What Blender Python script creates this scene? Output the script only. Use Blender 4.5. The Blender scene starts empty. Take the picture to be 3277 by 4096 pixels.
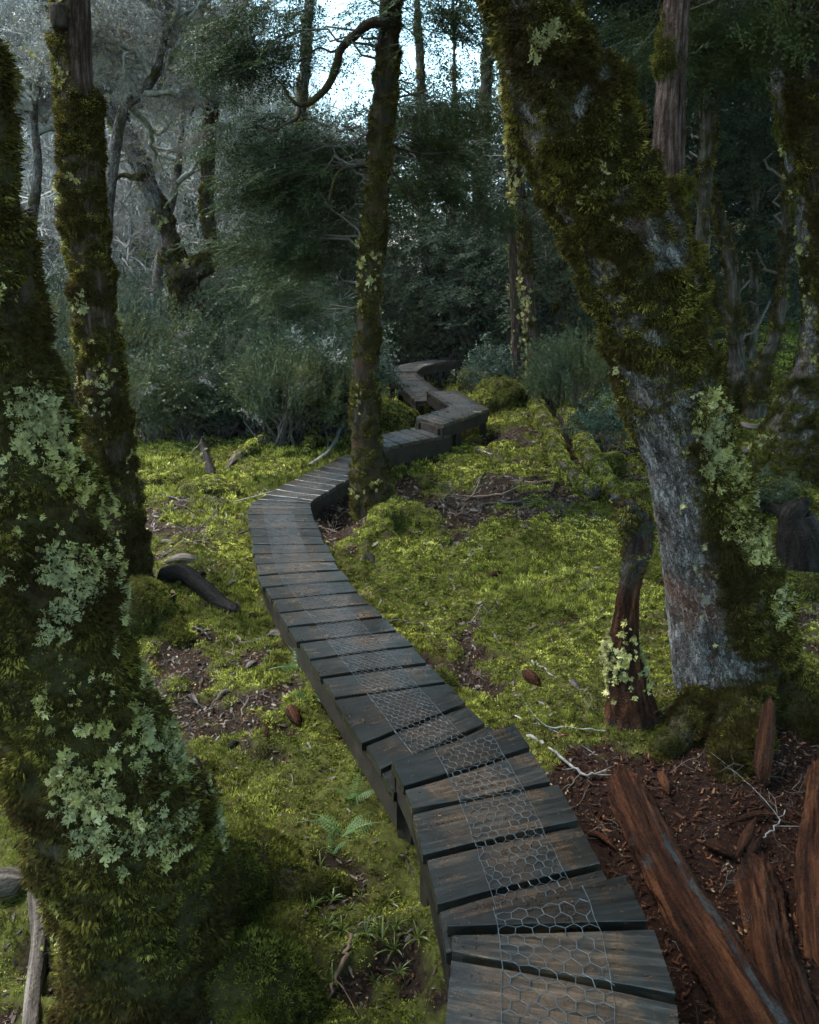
import bpy, math, random
import numpy as np
from mathutils import Vector

# ---------------------------------------------------------------- camera, sky, sun, exposure
S = bpy.context.scene
COL = S.collection
CAMZ = 2.3
FPX = 3277.0                      # focal length in pixels of a 3277 x 4096 frame
PIT = math.atan(928 / 3277)
cam_d = bpy.data.cameras.new('camera')
cam = bpy.data.objects.new('camera', cam_d); COL.objects.link(cam)
cam.location = (0, 0, CAMZ); cam.rotation_euler = (math.pi / 2 - PIT, 0, 0)
cam_d.sensor_fit = 'VERTICAL'; cam_d.sensor_height = 36.0; cam_d.lens = 36.0 * FPX / 4096
cam_d.clip_start = 0.05; cam_d.clip_end = 600
S.camera = cam

SUN_EL, SUN_AZ = 62.0, -78.0      # azimuth: degrees from +Y, negative = to the left
wd = bpy.data.worlds.new('World'); S.world = wd; wd.use_nodes = True
wn = wd.node_tree; wn.nodes.clear()
wo = wn.nodes.new('ShaderNodeOutputWorld'); wb = wn.nodes.new('ShaderNodeBackground')
wh = wn.nodes.new('ShaderNodeHueSaturation'); sk = wn.nodes.new('ShaderNodeTexSky')
sk.sky_type = 'NISHITA'; sk.sun_disc = False
sk.sun_elevation = math.radians(SUN_EL); sk.sun_rotation = math.radians(SUN_AZ)
sk.air_density = 1.0; sk.dust_density = 1.5; sk.ozone_density = 1.6
wh.inputs['Saturation'].default_value = 0.95; wh.inputs['Hue'].default_value = 0.46
wn.links.new(sk.outputs[0], wh.inputs['Color']); wn.links.new(wh.outputs[0], wb.inputs['Color'])
wb.inputs['Strength'].default_value = 0.09
wn.links.new(wb.outputs[0], wo.inputs['Surface'])
sl = bpy.data.lights.new('sun', 'SUN'); so = bpy.data.objects.new('sun', sl); COL.objects.link(so)
sl.energy = 1.4; sl.angle = math.radians(30); sl.color = (1.0, 0.97, 0.92)
_sd = Vector((math.cos(math.radians(SUN_EL)) * math.sin(math.radians(SUN_AZ)),
              math.cos(math.radians(SUN_EL)) * math.cos(math.radians(SUN_AZ)), math.sin(math.radians(SUN_EL))))
so.rotation_euler = (-_sd).to_track_quat('-Z', 'Y').to_euler(); so.location = (0, 0, 30)
vs = S.view_settings
vs.view_transform = 'Standard'; vs.look = 'None'; vs.gamma = 1.0; vs.use_curve_mapping = False
vs.exposure = 2.8
S.render.engine = 'CYCLES'
S.cycles.max_bounces = 3; S.cycles.diffuse_bounces = 2; S.cycles.glossy_bounces = 2
S.cycles.transmission_bounces = 3; S.cycles.transparent_max_bounces = 4; S.cycles.volume_bounces = 1
S.cycles.use_denoising = True; S.cycles.caustics_reflective = False; S.cycles.caustics_refractive = False
S.cycles.sample_clamp_indirect = 4.0; S.cycles.use_adaptive_sampling = True; S.cycles.adaptive_threshold = 0.018; S.cycles.adaptive_min_samples = 16

# ---------------------------------------------------------------- helpers
random.seed(7)
RNG = np.random.default_rng(11)
CP, SP = math.cos(PIT), math.sin(PIT)

def ray(px, py):
    u = (px - 1638.5) / FPX; v = -(py - 2048) / FPX
    return np.array([u, CP + v * SP, -SP + v * CP])
def on(px, py, z):               # the point of the plane at height z seen at that place in the photograph
    d = ray(px, py); t = (z - CAMZ) / d[2]
    return np.array([0, 0, CAMZ]) + d * t
def at(px, py, y):               # the point at distance y in front of the camera
    d = ray(px, py); t = y / d[1]
    return np.array([0, 0, CAMZ]) + d * t
def axial(p):
    return p[1] * CP - (p[2] - CAMZ) * SP

def _hash(i, j, k, seed):
    h = (i.astype(np.int64) * 374761393 + j.astype(np.int64) * 668265263 + k.astype(np.int64) * 2147483647 + seed * 974634777) & 0xffffffff
    h = ((h ^ (h >> 13)) * 1274126177) & 0xffffffff
    return ((h ^ (h >> 16)) & 0xffff) / 32767.5 - 1.0
def noise3(p, seed=0):
    p = np.asarray(p, float); f = np.floor(p); t = p - f; t = t * t * (3 - 2 * t); f = f.astype(np.int64)
    x, y, z = f[..., 0], f[..., 1], f[..., 2]; r = 0
    for a in (0, 1):
        wx = t[..., 0] if a else 1 - t[..., 0]
        for b in (0, 1):
            wy = t[..., 1] if b else 1 - t[..., 1]
            for c in (0, 1):
                wz = t[..., 2] if c else 1 - t[..., 2]
                r = r + wx * wy * wz * _hash(x + a, y + b, z + c, seed)
    return r
def fbm(p, oct=4, seed=0, gain=0.5):
    p = np.asarray(p, float); r = 0; a = 1.0; s = 0
    for o in range(oct):
        r = r + a * noise3(p * 2 ** o + 17.3 * o, seed + o); s += a; a *= gain
    return r / s
def fbm2(x, y, sc, oct=4, seed=0):
    return fbm(np.stack([x * sc, y * sc, np.zeros_like(x)], -1), oct, seed)
def sstep(a, b, x):
    t = np.clip((x - a) / (b - a), 0, 1); return t * t * (3 - 2 * t)
def norm(v):
    return v / np.maximum(np.linalg.norm(v, axis=-1, keepdims=True), 1e-9)

def mesh_np(name, verts, polys, mat=None, smooth=False, attrs=None):
    """polys: list of (M,k) index arrays"""
    me = bpy.data.meshes.new(name)
    verts = np.asarray(verts, np.float32)
    me.vertices.add(len(verts)); me.vertices.foreach_set('co', verts.ravel())
    polys = [np.asarray(p, np.int32) for p in polys if len(p)]
    nl = sum(p.size for p in polys); npoly = sum(len(p) for p in polys)
    me.loops.add(nl); me.polygons.add(npoly)
    if nl:
        me.loops.foreach_set('vertex_index', np.concatenate([p.ravel() for p in polys]))
        tot = np.concatenate([np.full(len(p), p.shape[1], np.int32) for p in polys])
        me.polygons.foreach_set('loop_start', np.concatenate([[0], np.cumsum(tot)[:-1]]).astype(np.int32))
        me.polygons.foreach_set('use_smooth', np.full(npoly, bool(smooth)))
    for k, a in (attrs or {}).items():
        if np.ndim(a) == 3 and a.shape[-1] == 3:
            at_ = me.attributes.new(k, 'FLOAT_VECTOR', 'POINT'); at_.data.foreach_set('vector', np.asarray(a, np.float32).ravel()); continue
        at_ = me.attributes.new(k, 'FLOAT', 'POINT'); at_.data.foreach_set('value', np.asarray(a, np.float32).ravel())
    me.update(calc_edges=True)
    if mat: me.materials.append(mat)
    return me
def link(name, me, parent=None, loc=(0, 0, 0), kind=None, label=None, cat=None, group=None):
    o = bpy.data.objects.new(name, me); COL.objects.link(o); o.location = loc
    if parent is not None:
        o.parent = parent; o.location = Vector(loc) - Vector(parent['_org']) if '_org' in parent else loc
    return tag(o, label, cat, group, kind)
def tag(o, label=None, cat=None, group=None, kind=None):
    if label: o['label'] = label
    if cat: o['category'] = cat
    if group: o['group'] = group
    if kind: o['kind'] = kind
    return o
def thing(name, label, cat, loc=(0, 0, 0), group=None):
    o = bpy.data.objects.new(name, None); COL.objects.link(o)
    o.location = loc; o.empty_display_size = 0.1
    return tag(o, label, cat, group)
def child(name, me, parent, kind=None, label=None):   # mesh given in world coordinates
    o = bpy.data.objects.new(name, me); COL.objects.link(o); o.parent = parent
    r = parent
    p = Vector((0, 0, 0))
    while r is not None:
        p += r.location; r = r.parent
    o.location = -p
    return tag(o, label, None, None, kind)

def frames(pts):
    t = norm(np.gradient(pts, axis=0)); n = len(pts)
    N = np.zeros_like(t); a = np.array([1.0, 0, 0]) if abs(t[0][0]) < 0.9 else np.array([0, 1.0, 0])
    v = a - t[0] * a.dot(t[0]); N[0] = v / np.linalg.norm(v)
    for i in range(1, n):
        v = N[i - 1] - t[i] * N[i - 1].dot(t[i]); N[i] = v / (np.linalg.norm(v) + 1e-9)
    return t, N, np.cross(t, N)
def resample(ctrl, n):            # Catmull-Rom through rows of any width
    c = np.asarray(ctrl, float); c = np.vstack([2 * c[0] - c[1], c, 2 * c[-1] - c[-2]])
    m = len(c) - 3; u = np.linspace(0, m - 1e-6, n); i = u.astype(int); t = (u - i)[:, None]
    p0, p1, p2, p3 = c[i], c[i + 1], c[i + 2], c[i + 3]
    return 0.5 * (2 * p1 + (p2 - p0) * t + (2 * p0 - 5 * p1 + 4 * p2 - p3) * t ** 2 + (3 * p1 - p0 - 3 * p2 + p3) * t ** 3)
def grid_quads(n, s, base=0, wrap=True):
    i = np.arange(n - 1)[:, None]; j = np.arange(s if wrap else s - 1)[None, :]; k = (j + 1) % s
    return np.stack([i * s + j, i * s + k, (i + 1) * s + k, (i + 1) * s + j], -1).reshape(-1, 4) + base
class Tubes:                      # many thin limbs gathered into one mesh
    def __init__(self): self.v = []; self.q = []; self.n = 0
    def add(self, pts, rad, sides=5):
        pts = np.asarray(pts, float); rad = np.broadcast_to(rad, (len(pts),))
        t, N, B = frames(pts); th = np.linspace(0, 2 * math.pi, sides, endpoint=False)
        ring = N[:, None] * np.cos(th)[None, :, None] + B[:, None] * np.sin(th)[None, :, None]
        v = (pts[:, None] + ring * rad[:, None, None]).reshape(-1, 3)
        self.v.append(v); self.q.append(grid_quads(len(pts), sides, self.n)); self.n += len(v)
    def bars(self, A, B, rad, sides=3):      # many straight bars at once
        A = np.asarray(A, float); B = np.asarray(B, float); d = norm(B - A); u = norm(np.cross(d, np.array([.31, .17, .93]))); w = np.cross(d, u); th = np.linspace(0, 2 * math.pi, sides, endpoint=False)
        ring = (u[:, None] * np.cos(th)[None, :, None] + w[:, None] * np.sin(th)[None, :, None]) * np.broadcast_to(rad, (len(A),))[:, None, None]
        v = np.stack([A[:, None] + ring, B[:, None] + ring], 1).reshape(-1, 3); q = grid_quads(2, sides)
        self.v.append(v); self.q.append((q[None] + (np.arange(len(A)) * 2 * sides)[:, None, None]).reshape(-1, 4) + self.n); self.n += len(v)
    def mesh(self, name, mat, smooth=True):
        return mesh_np(name, np.concatenate(self.v), [np.concatenate(self.q)], mat, smooth)

def quats(X, Z):                  # unit quaternions whose x axis is X and whose z axis leans to Z
    X = norm(X); Y = norm(np.cross(Z, X)); Z = np.cross(X, Y)
    m = np.stack([X, Y, Z], -1)
    q = np.empty((len(X), 4))
    q[:, 0] = np.sqrt(np.maximum(0, 1 + m[:, 0, 0] + m[:, 1, 1] + m[:, 2, 2])) / 2
    q[:, 1] = np.copysign(np.sqrt(np.maximum(0, 1 + m[:, 0, 0] - m[:, 1, 1] - m[:, 2, 2])) / 2, m[:, 2, 1] - m[:, 1, 2])
    q[:, 2] = np.copysign(np.sqrt(np.maximum(0, 1 - m[:, 0, 0] + m[:, 1, 1] - m[:, 2, 2])) / 2, m[:, 0, 2] - m[:, 2, 0])
    q[:, 3] = np.copysign(np.sqrt(np.maximum(0, 1 - m[:, 0, 0] - m[:, 1, 1] + m[:, 2, 2])) / 2, m[:, 1, 0] - m[:, 0, 1])
    return q
def quats_z(Z):                   # z axis along Z, random spin
    Z = norm(Z); R = norm(RNG.normal(size=Z.shape)); X = norm(np.cross(R, Z)); return quats(X, Z)

_groups = {}
def scatter_group(key, variants):
    if key in _groups: return _groups[key]
    g = bpy.data.node_groups.new('scatter_' + key, 'GeometryNodeTree')
    g.interface.new_socket('Geometry', in_out='INPUT', socket_type='NodeSocketGeometry')
    g.interface.new_socket('Geometry', in_out='OUTPUT', socket_type='NodeSocketGeometry')
    N = g.nodes.new; L = g.links.new
    gi = N('NodeGroupInput'); go = N('NodeGroupOutput'); ip = N('GeometryNodeInstanceOnPoints')
    j = N('GeometryNodeJoinGeometry')
    for o in reversed(variants):
        oi = N('GeometryNodeObjectInfo'); oi.inputs['Object'].default_value = o; oi.transform_space = 'ORIGINAL'
        gt = N('GeometryNodeGeometryToInstance')
        L(oi.outputs['Geometry'], gt.inputs[0]); L(gt.outputs[0], j.inputs[0])
    L(j.outputs[0], ip.inputs['Instance']); ip.inputs['Pick Instance'].default_value = True
    for nm, ty, sock in (('idx', 'INT', 'Instance Index'), ('rot', 'QUATERNION', 'Rotation'), ('scl', 'FLOAT', 'Scale')):
        na = N('GeometryNodeInputNamedAttribute'); na.data_type = ty; na.inputs['Name'].default_value = nm
        out = [s for s in na.outputs if s.enabled and s.name == 'Attribute'][0]
        L(out, ip.inputs[sock])
    L(gi.outputs[0], ip.inputs['Points']); L(ip.outputs[0], go.inputs[0])
    _groups[key] = g
    return g
ASSETS = {}
def asset(key, meshes):           # loose source shapes, not part of the scene
    ASSETS[key] = [bpy.data.objects.new(key, m) for m in meshes]
COUNT = {}
def scatter(name, key, pos, rot, scl, parent=None, kind='stuff', **kw):
    if len(pos) == 0: return None
    pos = np.asarray(pos, np.float32)
    me = bpy.data.meshes.new(name); me.vertices.add(len(pos)); me.vertices.foreach_set('co', pos.ravel())
    a = me.attributes.new('rot', 'QUATERNION', 'POINT'); a.data.foreach_set('value', np.asarray(rot, np.float32).ravel())
    a = me.attributes.new('scl', 'FLOAT', 'POINT'); a.data.foreach_set('value', np.asarray(np.broadcast_to(scl, (len(pos),)), np.float32).copy())
    a = me.attributes.new('idx', 'INT', 'POINT'); a.data.foreach_set('value', RNG.integers(0, len(ASSETS[key]), len(pos)).astype(np.int32))
    COUNT[key] = COUNT.get(key, 0) + len(pos)
    o = child(name, me, parent, kind) if parent is not None else link(name, me, kind=kind, **kw)
    md = o.modifiers.new('scatter', 'NODES'); md.node_group = scatter_group(key, ASSETS[key])
    return o

# ---------------------------------------------------------------- materials
def newmat(name):
    m = bpy.data.materials.new(name); m.use_nodes = True; nt = m.node_tree; nt.nodes.clear()
    return m, nt, nt.nodes.new, nt.links.new
def ramp(N, stops):
    r = N('ShaderNodeValToRGB'); e = r.color_ramp.elements
    while len(e) < len(stops): e.new(0.5)
    for el, (p, c) in zip(e, stops): el.position = p; el.color = (*c, 1)
    return r
def noise_n(N, L, vec, scale, detail=4, rough=0.6):
    n = N('ShaderNodeTexNoise'); n.inputs['Scale'].default_value = scale
    n.inputs['Detail'].default_value = detail; n.inputs['Roughness'].default_value = rough
    if vec is not None: L(vec, n.inputs['Vector'])
    return n
def mixc(N, L, fac, a, b, mode='MIX'):
    x = N('ShaderNodeMix'); x.data_type = 'RGBA'; x.blend_type = mode
    for s, val in ((x.inputs[0], fac), (x.inputs[6], a), (x.inputs[7], b)):
        if hasattr(val, 'is_linked'): L(val, s)
        elif isinstance(val, tuple): s.default_value = (*val, 1)
        else: s.default_value = val
    return x.outputs[2]
def leaf_mat(name, stops, patch=None, patch_scale=1.2, rough=0.55, trans=0.3, spec=0.3, dead=None):
    """thin living stuff: colour varies from piece to piece and in drifts over the place"""
    m, nt, N, L = newmat(name)
    oi = N('ShaderNodeObjectInfo'); ge = N('ShaderNodeNewGeometry')
    r = ramp(N, stops); L(oi.outputs['Random'], r.inputs[0]); c = r.outputs[0]
    if patch:
        n = noise_n(N, L, ge.outputs['Position'], patch_scale, 3)
        rr = ramp(N, [(0.42, (0, 0, 0)), (0.6, (1, 1, 1))]); L(n.outputs[0], rr.inputs[0])
        c = mixc(N, L, rr.outputs[0], c, patch)
    if dead:                      # older, darker and browned cushions among the fresh ones
        n = noise_n(N, L, ge.outputs['Position'], 13, 3, .7); r2 = ramp(N, [(0.40, (.36, .38, .36)), (0.58, (1.3, 1.28, 1.25))]); L(n.outputs[0], r2.inputs[0]); c = mixc(N, L, 1.0, c, r2.outputs[0], 'MULTIPLY')
        n = noise_n(N, L, ge.outputs['Position'], 3.3, 4, .65); r4 = ramp(N, [(0.56, (0, 0, 0)), (0.70, (1, 1, 1))]); L(n.outputs[0], r4.inputs[0]); c = mixc(N, L, r4.outputs[0], c, dead)
    p = N('ShaderNodeBsdfPrincipled'); L(c, p.inputs['Base Color']); p.inputs['Roughness'].default_value = rough
    p.inputs['Specular IOR Level'].default_value = spec
    o = N('ShaderNodeOutputMaterial')
    if trans:
        t = N('ShaderNodeBsdfTranslucent'); L(c, t.inputs[0]); x = N('ShaderNodeMixShader'); x.inputs[0].default_value = trans
        L(p.outputs[0], x.inputs[1]); L(t.outputs[0], x.inputs[2]); L(x.outputs[0], o.inputs[0])
    else: L(p.outputs[0], o.inputs[0])
    return m
def bark_mat(name, dark, mid, light, moss=(0.036, 0.032, 0.009), red=None, stretch=6.0, scale=9.0, bump=0.6, rough=0.75, plates=0):
    """bark: 'along' and 'round' attributes run with the stem; 'moss' says where it is overgrown"""
    m, nt, N, L = newmat(name)
    a = N('ShaderNodeAttribute'); a.attribute_name = 'along'; b = N('ShaderNodeAttribute'); b.attribute_name = 'moss'
    ge = N('ShaderNodeNewGeometry'); pass
    mp = N('ShaderNodeMapping'); mp.inputs['Scale'].default_value = (1, 1, 1 / stretch)
    sc_ = N('ShaderNodeAttribute'); sc_.attribute_name = 'stemco'; OC = sc_.outputs['Vector']; L(OC, mp.inputs[0])
    n1 = noise_n(N, L, mp.outputs[0], scale * 2.2, 6, 0.7); n2 = noise_n(N, L, OC, 3.1, 4)
    r = ramp(N, [(0.34, dark), (0.5, mid), (0.68, light)]); L(n1.outputs[0], r.inputs[0]); c = r.outputs[0]
    if red:
        rr = ramp(N, [(0.52, (0, 0, 0)), (0.64, (1, 1, 1))]); L(n2.outputs[0], rr.inputs[0]); c = mixc(N, L, rr.outputs[0], c, red)
    if plates:
        nd = noise_n(N, L, OC, 22, 4); md = N('ShaderNodeVectorMath'); md.operation = 'MULTIPLY_ADD'; md.inputs[1].default_value = (.075, .075, .075); L(nd.outputs['Color'], md.inputs[0]); L(OC, md.inputs[2])
        m2 = N('ShaderNodeMapping'); m2.inputs['Scale'].default_value = (1, 1, .24); L(md.outputs[0], m2.inputs[0])
        vo = N('ShaderNodeTexVoronoi'); vo.feature = 'DISTANCE_TO_EDGE'; vo.inputs['Scale'].default_value = plates; L(m2.outputs[0], vo.inputs['Vector'])
        vc = N('ShaderNodeTexVoronoi'); vc.inputs['Scale'].default_value = plates; L(m2.outputs[0], vc.inputs['Vector'])
        bw = N('ShaderNodeRGBToBW'); L(vc.outputs['Color'], bw.inputs[0])
        pl = ramp(N, [(0.25, dark), (0.5, mid), (0.8, light)]); L(bw.outputs[0], pl.inputs[0]); c = mixc(N, L, .35, c, pl.outputs[0])
        rc = ramp(N, [(0.0, (.22, .2, .19)), (0.16, (1, 1, 1))]); L(vo.outputs['Distance'], rc.inputs[0]); c = mixc(N, L, 1.0, c, rc.outputs[0], 'MULTIPLY')
    n3 = noise_n(N, L, OC, 60, 4)
    r3 = ramp(N, [(0.3, tuple(x * 0.5 for x in moss)), (0.7, tuple(x * 1.35 for x in moss))]); L(n3.outputs[0], r3.inputs[0])
    c = mixc(N, L, b.outputs['Fac'], c, r3.outputs[0])
    p = N('ShaderNodeBsdfPrincipled'); L(c, p.inputs['Base Color']); p.inputs['Roughness'].default_value = rough
    p.inputs['Specular IOR Level'].default_value = 0.1
    bp = N('ShaderNodeBump'); bp.inputs['Strength'].default_value = bump; bp.inputs['Distance'].default_value = 0.02
    ad = N('ShaderNodeMath'); ad.operation = 'ADD'; L(n1.outputs[0], ad.inputs[0]); L(n3.outputs[0], ad.inputs[1])
    hh = ad.outputs[0]
    if plates:
        a2 = N('ShaderNodeMath'); a2.operation = 'ADD'; L(hh, a2.inputs[0]); L(rc.outputs[0], a2.inputs[1]); hh = a2.outputs[0]
    L(hh, bp.inputs['Height']); L(bp.outputs[0], p.inputs['Normal'])
    o = N('ShaderNodeOutputMaterial'); L(p.outputs[0], o.inputs[0])
    return m
def plain_mat(name, c0, c1, scale=12, rough=0.7, spec=0.4, bump=0.3, detail=5, per=0.0):
    m, nt, N, L = newmat(name)
    tc = N('ShaderNodeTexCoord'); n = noise_n(N, L, tc.outputs['Object'], scale, detail)
    r = ramp(N, [(0.32, c0), (0.68, c1)]); L(n.outputs[0], r.inputs[0]); c = r.outputs[0]
    if per:
        oi = N('ShaderNodeObjectInfo'); h = N('ShaderNodeHueSaturation'); L(c, h.inputs['Color'])
        mr = N('ShaderNodeMapRange'); mr.inputs[3].default_value = 1 - per; mr.inputs[4].default_value = 1 + per
        L(oi.outputs['Random'], mr.inputs[0]); L(mr.outputs[0], h.inputs['Value']); c = h.outputs[0]
    p = N('ShaderNodeBsdfPrincipled'); L(c, p.inputs['Base Color']); p.inputs['Roughness'].default_value = rough
    p.inputs['Specular IOR Level'].default_value = spec
    bp = N('ShaderNodeBump'); bp.inputs['Strength'].default_value = bump; bp.inputs['Distance'].default_value = 0.01
    L(n.outputs[0], bp.inputs['Height']); L(bp.outputs[0], p.inputs['Normal'])
    o = N('ShaderNodeOutputMaterial'); L(p.outputs[0], o.inputs[0])
    return m
def plank_mat():
    """wet weathered boards: grain runs along local X, each board differs, brown core and grey-black slime"""
    m, nt, N, L = newmat('wet_plank')
    tc = N('ShaderNodeTexCoord'); oi = N('ShaderNodeObjectInfo')
    off = N('ShaderNodeVectorMath'); off.operation = 'SCALE'; off.inputs[0].default_value = (37, 91, 53); L(oi.outputs['Random'], off.inputs['Scale'])
    ad = N('ShaderNodeVectorMath'); L(tc.outputs['Object'], ad.inputs[0]); L(off.outputs[0], ad.inputs[1])
    mp = N('ShaderNodeMapping'); mp.inputs['Scale'].default_value = (2.0, 34, 34); L(ad.outputs[0], mp.inputs[0])
    g = noise_n(N, L, mp.outputs[0], 1.6, 7, 0.75); n2 = noise_n(N, L, ad.outputs[0], 6.0, 7, 0.75); n3 = noise_n(N, L, ad.outputs[0], 70, 3)
    r = ramp(N, [(0.33, (0.008, 0.006, 0.005)), (0.5, (0.048, 0.032, 0.020)), (0.68, (0.14, 0.092, 0.056))]); L(g.outputs[0], r.inputs[0])
    sx = N('ShaderNodeSeparateXYZ'); L(tc.outputs['Object'], sx.inputs[0]); ab = N('ShaderNodeMath'); ab.operation = 'ABSOLUTE'; L(sx.outputs[0], ab.inputs[0])
    wr = N('ShaderNodeMath'); wr.operation = 'MULTIPLY_ADD'; wr.inputs[1].default_value = .55; L(ab.outputs[0], wr.inputs[0]); sh = N('ShaderNodeMath'); sh.operation = 'ADD'; sh.inputs[1].default_value = -.08; L(n2.outputs[0], sh.inputs[0]); L(sh.outputs[0], wr.inputs[2])
    rs = ramp(N, [(0.42, (0, 0, 0)), (0.56, (1, 1, 1))]); L(wr.outputs[0], rs.inputs[0])
    dk = ramp(N, [(0.36, (0.004, 0.0042, 0.004)), (0.5, (0.013, 0.0135, 0.012)), (0.66, (0.042, 0.042, 0.037))]); L(g.outputs[0], dk.inputs[0])
    c = mixc(N, L, rs.outputs[0], r.outputs[0], dk.outputs[0])
    mr = N('ShaderNodeMapRange'); mr.inputs[3].default_value = 0.5; mr.inputs[4].default_value = 1.6; L(oi.outputs['Random'], mr.inputs[0])
    h = N('ShaderNodeHueSaturation'); L(c, h.inputs['Color']); L(mr.outputs[0], h.inputs['Value']); c = h.outputs[0]
    p = N('ShaderNodeBsdfPrincipled'); L(c, p.inputs['Base Color']); p.inputs['Specular IOR Level'].default_value = 0.55; p.inputs['Coat Weight'].default_value = 0.3; p.inputs['Coat Roughness'].default_value = 0.16
    rr = N('ShaderNodeMapRange'); rr.inputs[1].default_value = 0.3; rr.inputs[2].default_value = 0.7; rr.inputs[3].default_value = 0.16; rr.inputs[4].default_value = 0.52
    L(n2.outputs[0], rr.inputs[0]); L(rr.outputs[0], p.inputs['Roughness'])
    s = N('ShaderNodeMath'); s.operation = 'MULTIPLY_ADD'; s.inputs[1].default_value = 0.25; L(n3.outputs[0], s.inputs[0]); L(g.outputs[0], s.inputs[2])
    bp = N('ShaderNodeBump'); bp.inputs['Strength'].default_value = 0.5; bp.inputs['Distance'].default_value = 0.006
    L(s.outputs[0], bp.inputs['Height']); L(bp.outputs[0], p.inputs['Normal'])
    o = N('ShaderNodeOutputMaterial'); L(p.outputs[0], o.inputs[0])
    return m
def ground_mat():
    m, nt, N, L = newmat('forest_floor')
    ge = N('ShaderNodeNewGeometry'); P = ge.outputs['Position']
    at_ = N('ShaderNodeAttribute'); at_.attribute_name = 'moss'; ar = N('ShaderNodeAttribute'); ar.attribute_name = 'red'
    n1 = noise_n(N, L, P, 45, 5, 0.7); n2 = noise_n(N, L, P, 6, 4)
    soil = ramp(N, [(0.3, (0.008, 0.006, 0.005)), (0.55, (0.022, 0.014, 0.010)), (0.75, (0.055, 0.036, 0.024))]); L(n1.outputs[0], soil.inputs[0])
    red = ramp(N, [(0.3, (0.007, 0.004, 0.003)), (0.55, (0.020, 0.009, 0.006)), (0.75, (0.045, 0.020, 0.012))]); L(n1.outputs[0], red.inputs[0])
    c = mixc(N, L, ar.outputs['Fac'], soil.outputs[0], red.outputs[0])
    mo = ramp(N, [(0.3, (0.022, 0.024, 0.007)), (0.7, (0.090, 0.095, 0.020))]); L(n1.outputs[0], mo.inputs[0])
    c = mixc(N, L, at_.outputs['Fac'], c, mo.outputs[0])
    p = N('ShaderNodeBsdfPrincipled'); L(c, p.inputs['Base Color']); p.inputs['Roughness'].default_value = 0.8; p.inputs['Specular IOR Level'].default_value = 0.08
    bp = N('ShaderNodeBump'); bp.inputs['Strength'].default_value = 0.8; bp.inputs['Distance'].default_value = 0.02
    L(n1.outputs[0], bp.inputs['Height']); L(bp.outputs[0], p.inputs['Normal'])
    o = N('ShaderNodeOutputMaterial'); L(p.outputs[0], o.inputs[0])
    return m

M = {}
M['ground'] = ground_mat()
M['plank'] = plank_mat()
M['beam'] = plain_mat('dark_timber', (0.010, 0.008, 0.007), (0.035, 0.027, 0.020), 8, 0.6, 0.15)
M['wire'] = plain_mat('galvanised_wire', (0.06, 0.075, 0.085), (0.18, 0.215, 0.235), 30, 0.35, 0.5, 0.0)
M['wire'].node_tree.nodes['Principled BSDF'].inputs['Metallic'].default_value = 0.6
M['moss'] = leaf_mat('ground_moss', [(0.0, (0.06, 0.075, 0.014)), (0.45, (0.27, 0.29, 0.050)), (0.85, (0.47, 0.49, 0.10)), (1.0, (0.62, 0.63, 0.18))], (0.11, 0.13, 0.026), 1.1, 0.6, 0.35, 0.05, dead=(0.095, 0.080, 0.028))
M['trunk_moss'] = leaf_mat('bark_moss', [(0.0, (0.020, 0.017, 0.006)), (0.5, (0.076, 0.068, 0.014)), (0.85, (0.18, 0.16, 0.030)), (1.0, (0.38, 0.34, 0.075))], (0.048, 0.034, 0.011), 3.0, 0.65, 0.3, 0.04)
M['green_moss'] = leaf_mat('leafy_moss', [(0.0, (0.045, 0.048, 0.009)), (0.6, (0.13, 0.135, 0.024)), (1.0, (0.26, 0.26, 0.05))], (0.05, 0.05, 0.013), 2.0, 0.65, 0.3, 0.05)
M['lichen'] = leaf_mat('pale_lichen', [(0.0, (0.14, 0.13, 0.045)), (0.4, (0.34, 0.32, 0.10)), (0.8, (0.50, 0.46, 0.17)), (1.0, (0.62, 0.56, 0.30))], (0.30, 0.30, 0.15), 3.2, 0.8, 0.15, 0.03)
M['leaf'] = leaf_mat('myrtle_leaf', [(0.0, (0.016, 0.034, 0.018)), (0.6, (0.032, 0.062, 0.026)), (1.0, (0.055, 0.085, 0.028))], (0.045, 0.062, 0.018), 0.5, 0.5, 0.25, 0.2)
M['leaf_far'] = leaf_mat('far_leaf', [(0.0, (0.013, 0.026, 0.018)), (0.6, (0.026, 0.046, 0.030)), (1.0, (0.050, 0.070, 0.042))], (0.03, 0.044, 0.024), 0.3, 0.6, 0.2, 0.08)
M['heath'] = leaf_mat('heath_leaf', [(0.0, (0.045, 0.060, 0.022)), (0.6, (0.080, 0.095, 0.036)), (1.0, (0.12, 0.13, 0.055))], (0.055, 0.080, 0.045), 0.7, 0.5, 0.25, 0.12)
M['heath_grey'] = leaf_mat('grey_heath_leaf', [(0.0, (0.05, 0.065, 0.045)), (0.6, (0.10, 0.115, 0.075)), (1.0, (0.17, 0.18, 0.12))], (0.07, 0.085, 0.05), 0.8, 0.55, 0.2, 0.12)
M['teal_leaf'] = leaf_mat('teal_shrub_leaf', [(0.0, (0.018, 0.036, 0.026)), (0.6, (0.042, 0.075, 0.052)), (1.0, (0.085, 0.13, 0.095))], (0.05, 0.065, 0.028), 0.6, 0.45, 0.2, 0.2)
M['fern'] = leaf_mat('fern_leaf', [(0.0, (0.045, 0.11, 0.03)), (1.0, (0.10, 0.18, 0.05))], None, 1, 0.45, 0.3, 0.4)
M['rosette'] = leaf_mat('rosette_leaf', [(0.0, (0.07, 0.11, 0.02)), (1.0, (0.15, 0.19, 0.04))], None, 1, 0.4, 0.3, 0.5)
M['twig'] = plain_mat('twig_bark', (0.030, 0.026, 0.022), (0.09, 0.08, 0.07), 20, 0.7)
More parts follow.
